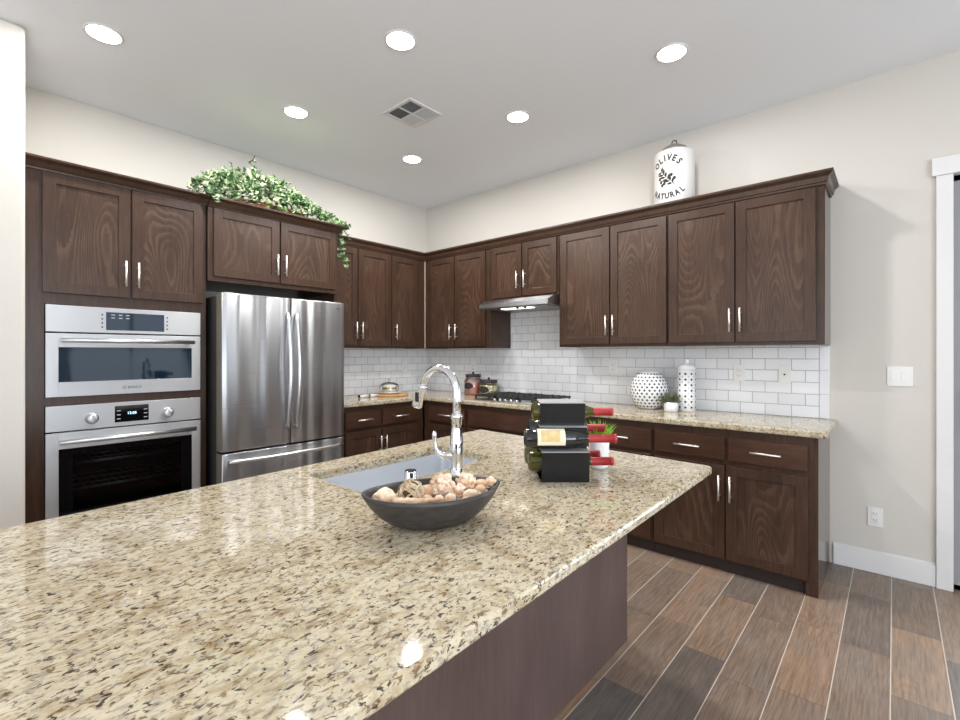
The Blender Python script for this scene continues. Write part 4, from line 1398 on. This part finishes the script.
stem = [(.052, .165), (.03, .195), (.0, .225), (-.028, .26), (-.045, .29)]
for (x0, z0_), (x1, z1_) in zip(stem, stem[1:]):
    leaf2(x0, z0_, math.atan2(z1_ - z0_, x1 - x0), math.hypot(x1 - x0, z1_ - z0_) * 1.05, .005)
for i, (x, z) in enumerate([(.035, .18), (.02, .197), (.005, .21), (-.01, .228), (-.025, .247), (-.04, .27)]):
    for s_ in (1, -1):
        leaf2(x, z, R(130) - s_ * R(52 + rnd.uniform(-12, 12)), rnd.uniform(.035, .052), .015)
for (x, z) in ((-.045, .20), (-.055, .225), (.03, .24), (-.02, .185), (.05, .215), (-.035, .175)):
    vs = [b.bm.verts.new(wrap((x + .010 * math.cos(2 * PI * k / 12), z + .0125 * math.sin(2 * PI * k / 12)))) for k in range(12)]
    b.bm.faces.new(vs)
b.build('olive_branch_print', M_INK, t)

# ------------------------------------------------------------ ivy on top of the fridge cabinet
M_IV = [mat('ivy_leaf_dark', rgb(40, 72, 38), .45), mat('ivy_leaf_mid', rgb(82, 122, 68), .45), mat('ivy_leaf_cream', rgb(196, 206, 168), .5), mat('ivy_leaf_pale', rgb(146, 168, 120), .5)]
t = thing('ivy_arrangement', 'variegated ivy in a long wicker basket on the fridge cabinet', 'plant', (.40, -2.1, 2.3805))
M_WICK = natural('wicker', rgb(186, 136, 84), rgb(120, 78, 44), 60)
b = MB()
for k in range(9):
    z = 2.386 + k * .0125; g_ = .004 * k
    pts = []
    for j in range(37):
        a = 2 * PI * j / 36
        pts.append((.42 + (.10 + g_) * math.cos(a), -2.10 + (.28 + g_) * math.sin(a), z + .003 * math.sin(a * 14 + k * PI)))
    b.tube(pts, .0065, n=6, caps=False)
b.prism([(.42 + .098 * math.cos(2 * PI * j / 24), -2.10 + .278 * math.sin(2 * PI * j / 24)) for j in range(24)], 2.3806, 2.39)
b.build('basket', M_WICK, t)
rnd = random.Random(21)
leaves = MB(); stems = MB()
def ivy_leaf(p, d, n, L, mi):
    """five-lobed folded leaf"""
    d = d.normalized(); n = (n - d * n.dot(d)).normalized(); s = d.cross(n)
    sh = [(0, 0), (-.1, .38), (.28, .30), (.40, .52), (.62, .24), (1.0, 0), (.62, -.24), (.40, -.52), (.28, -.30), (-.1, -.38)]
    mid0, mid1 = leaves.bm.verts.new(p), leaves.bm.verts.new(p + d * L + n * (-.12 * L))
    up = []
    vs = [leaves.bm.verts.new(p + d * (u * L) + s * (v * L) + n * (abs(v) * .35 * L - .10 * L * u * u)) for u, v in sh]
    core = leaves.bm.verts.new(p + d * (.45 * L))
    m = len(vs)
    for i in range(m):
        f = leaves.bm.faces.new((core, vs[i], vs[(i + 1) % m])); 
        edge = i in (1, 2, 7, 6)
        f.material_index = mi[1] if edge else mi[0]
    leaves.bm.verts.remove(mid0); leaves.bm.verts.remove(mid1)
TONES = [(0, 0), (0, 1), (1, 1), (1, 2), (0, 2), (3, 2), (2, 2), (1, 3), (0, 3), (3, 3)]
def topz(y):
    """outline of the mound along the cabinet"""
    pts = [(-2.70, 2.48), (-2.60, 2.60), (-2.42, 2.69), (-2.22, 2.745), (-2.02, 2.72), (-1.80, 2.63), (-1.60, 2.51), (-1.44, 2.42)]
    for (a, z0), (c_, z1) in zip(pts, pts[1:]):
        if a <= y <= c_:
            return z0 + (z1 - z0) * (y - a) / (c_ - a)
    return 2.40
for k in range(1500):
    y = rnd.uniform(-2.66, -1.46)
    zt = topz(y)
    h = zt - 2.43
    q = rnd.random() ** .45
    a = rnd.uniform(-.2, 1.0) * PI
    x = .44 + .19 * math.cos(a) * (1 - .3 * q)
    z = 2.425 + max(.01, h) * abs(math.sin(a)) ** .7 * (.45 + .55 * q) + rnd.uniform(-.01, .02)
    x = min(x, .665)
    p = Vector((x, y, max(z, 2.428)))
    out = Vector((math.cos(a) * .8 + rnd.uniform(-.5, .7), rnd.uniform(-.8, .8), abs(math.sin(a)) * .6 + rnd.uniform(-.5, .5)))
    nrm = Vector((math.cos(a) + .5 + rnd.uniform(-.5, .5), rnd.uniform(-.7, .4), .7 + rnd.uniform(-.3, .5)))
    ivy_leaf(p, out, nrm, rnd.uniform(.028, .052), rnd.choice(TONES))
def tendril(pts, nleaf, dark=False):
    P = [Vector(p) for p in pts]
    stems.tube(P, .0022, n=5)
    for k in range(nleaf):
        f = (k + .5) / nleaf * (len(P) - 1); i = min(int(f), len(P) - 2); p = P[i].lerp(P[i + 1], f - i)
        d = Vector((rnd.uniform(.1, 1), rnd.uniform(-1, 1), rnd.uniform(-.5, .5)))
        ivy_leaf(p + d.normalized() * .008, d, Vector((1 + rnd.uniform(-.3, .3), -.6, .6)), rnd.uniform(.038, .056), rnd.choice(TONES[:5] if dark else TONES))
tendril([(.50, -1.62, 2.44), (.52, -1.52, 2.45), (.52, -1.44, 2.40), (.52, -1.39, 2.35)], 12, True)
tendril([(.50, -1.60, 2.44), (.51, -1.50, 2.40), (.50, -1.49, 2.30), (.50, -1.47, 2.20), (.52, -1.45, 2.13)], 26)
tendril([(.50, -1.60, 2.44), (.52, -1.53, 2.41), (.53, -1.52, 2.28), (.53, -1.52, 2.16)], 18)
tendril([(.55, -2.55, 2.44), (.66, -2.62, 2.45), (.72, -2.65, 2.43), (.735, -2.67, 2.40)], 9, True)
tendril([(.55, -2.52, 2.44), (.68, -2.58, 2.44), (.735, -2.61, 2.40), (.74, -2.60, 2.36)], 8, True)
tendril([(.45, -2.36, 2.62), (.45, -2.37, 2.72), (.45, -2.38, 2.76)], 4, True)
tendril([(.42, -2.2, 2.68), (.42, -2.21, 2.77), (.42, -2.23, 2.82), (.43, -2.20, 2.85)], 6, True)
leaves.build('ivy_leaves', M_IV, t)['kind'] = 'stuff'
stems.build('stems', mat('ivy_stem', rgb(70, 86, 50), .6), t)

# ------------------------------------------------------------ ceiling lamps and vent
LX = [(0.975, -3.231, 'recessed ceiling lamp at the far left, above the wall ovens'), (2.115, -2.144, 'recessed ceiling lamp seen directly above the air vent in the photo'), (3.180, -1.053, 'recessed ceiling lamp furthest right, above the counter end'),
      (0.970, -2.144, 'recessed ceiling lamp above the fridge, left of the air vent'), (2.100, -1.050, 'recessed ceiling lamp right of the air vent, above the cooktop'), (0.968, -1.066, 'recessed ceiling lamp nearest the room corner, seen just below the air vent'),]
proto = None
for i, (x, y, lab) in enumerate(LX):
    if proto is None:
        t = thing('recessed_light', lab, 'ceiling light', (x, y, CH), 'recessed ceiling lamps')
        b = MB(); b.lathe([(.074, -.001), (.075, -.006), (.084, -.007), (.088, -.004), (.089, -.0005), (.074, -.0005)], (x, y, CH), 40); b.build('trim_ring', M_WHITE, t)
        b = MB(); b.lathe([(0, -.005), (.0735, -.005), (.0735, -.001), (0, -.001)], (x, y, CH), 32); b.build('lens', M_LENS, t)
        proto = t
    else:
        t = copy_tree(proto); t.location = (x, y, CH); t['label'] = lab
    area_light('recessed_lamp', (x, y, CH - .012), (0, 0, 0), .11, .11, LAMP, (1, .985, .97), 'DISK')
for (x, y) in ((5.4, -4.3), (5.4, -6.6), (2.6, -6.6)):
    area_light('recessed_lamp', (x, y, CH - .012), (0, 0, 0), .11, .11, LAMP, (1, .985, .97), 'DISK')
t = thing('air_vent', 'square white ceiling air vent with four louvred quarters', 'air vent', (1.572, -1.588, CH))
vx, vy, vs = 1.572, -1.588, .147
b = MB(); fw_ = .024
for bx in (((-vs, -vs), (vs, -vs + fw_)), ((-vs, vs - fw_), (vs, vs)), ((-vs, -vs + fw_), (-vs + fw_, vs - fw_)), ((vs - fw_, -vs + fw_), (vs, vs - fw_)), ((-.006, -vs + fw_), (.006, vs - fw_)), ((-vs + fw_, -.006), (-.006, .006)), ((.006, -.006), (vs - fw_, .006))):
    b.box((vx + bx[0][0], vy + bx[0][1], CH - .010), (vx + bx[1][0], vy + bx[1][1], CH - .0005), .0015, 1)
b.build('vent_frame', M_WHITE, t)
b = MB(); b.box((vx - vs + .01, vy - vs + .01, CH - .003), (vx + vs - .01, vy + vs - .01, CH - .0008)); b.build('duct_backing', mat('dark_duct', rgb(52, 53, 55), .8), t)
M_LOUV = mat('louvre_white', rgb(206, 208, 210), .5)
for qx in (0, 1):
    for qy in (0, 1):
        x0 = vx - vs + fw_ if qx == 0 else vx + .006; y0 = vy - vs + fw_ if qy == 0 else vy + .006
        w = vs - fw_ - .006
        b = MB(); nl = 9
        horiz = (qx + qy) % 2 == 0
        tilt = R(38) * (1 if qy == 0 else -1)
        for k in range(nl):
            f = (k + .5) / nl
            if horiz:
                m = Matrix.Translation((x0 + w / 2, y0 + w * f, CH - .0062)) @ Matrix.Rotation(tilt, 4, 'X'); b.box((-w / 2, -.0045, -.0006), (w / 2, .0045, .0006), mtx=m)
            else:
                m = Matrix.Translation((x0 + w * f, y0 + w / 2, CH - .0062)) @ Matrix.Rotation(tilt, 4, 'Y'); b.box((-.0045, -w / 2, -.0006), (.0045, w / 2, .0006), mtx=m)
        b.build('louvre_quarter', M_LOUV, t)

# ------------------------------------------------------------ switches and outlets
def outlet(F, u, z, d, label, group='duplex outlets on the backsplash'):
    t = thing('power_outlet', label, 'outlet', F(u, d, z), group)
    b = MB(); b.box(F(u - .036, d, z - .058), F(u + .036, d + .005, z + .058), .002); b.build('cover_plate', M_PLATE, t)
    for s in (-1, 1):
        b = MB(); zc_ = z + s * .02
        b.box(F(u - .017, d + .004, zc_ - .015), F(u + .017, d + .0065, zc_ + .015), .0025); o = b.build('receptacle', M_PLATE, t)
        b = MB()
        for q in (-.007, .007):
            b.box(F(u + q - .0012, d + .006, zc_ - .002), F(u + q + .0012, d + .0068, zc_ + .007))
        b.box(F(u - .002, d + .006, zc_ - .010), F(u + .002, d + .0068, zc_ - .006)); b.build('slots', M_SLOT, o)
    return t
outlet(FR, 4.035, .341, 0.0005, 'white duplex outlet low on the bare wall near the baseboard', 'outlets')
outlet(FR, 3.294, 1.205, .0085, 'white duplex outlet on the backsplash right of the slim white canister', 'outlets')
outlet(FR, 2.336, 1.228, .0085, 'white outlet on the backsplash left of the round vase', 'outlets')
outlet(FR, 0.747, 1.20, .0085, 'white outlet on the backsplash behind the storage jars', 'outlets')
outlet(FL, -.346, 1.20, .0085, 'white outlet on the backsplash above the cake dome', 'outlets')
t = thing('cable_jack', 'white wall plate with one dark jack at backsplash right end', 'wall plate', FR(3.569, .0085, 1.201))
b = MB(); b.box(FR(3.569 - .036, .0085, 1.143), FR(3.569 + .036, .0135, 1.259), .002); b.build('cover_plate', M_PLATE, t)
b = MB(); b.cyl(FR(3.569, .013, 1.201), FR(3.569, .018, 1.201), .006, n=14); b.build('jack', M_SLOT, t)
t = thing('light_switch', 'white double rocker light switch on the bare wall', 'light switch', FR(4.148, 0, 1.206))
b = MB(); b.box(FR(4.148 - .058, .0005, 1.148), FR(4.148 + .058, .006, 1.264), .002); b.build('cover_plate', M_PLATE, t)
for s in (-1, 1):
    b = MB(); u = 4.148 + s * .0235
    b.box(FR(u - .0168, .005, 1.206 - .033), FR(u + .0168, .0085, 1.206 + .033), .0015); b.build('rocker', M_PLATE, t)
bpy.context.view_layer.update()
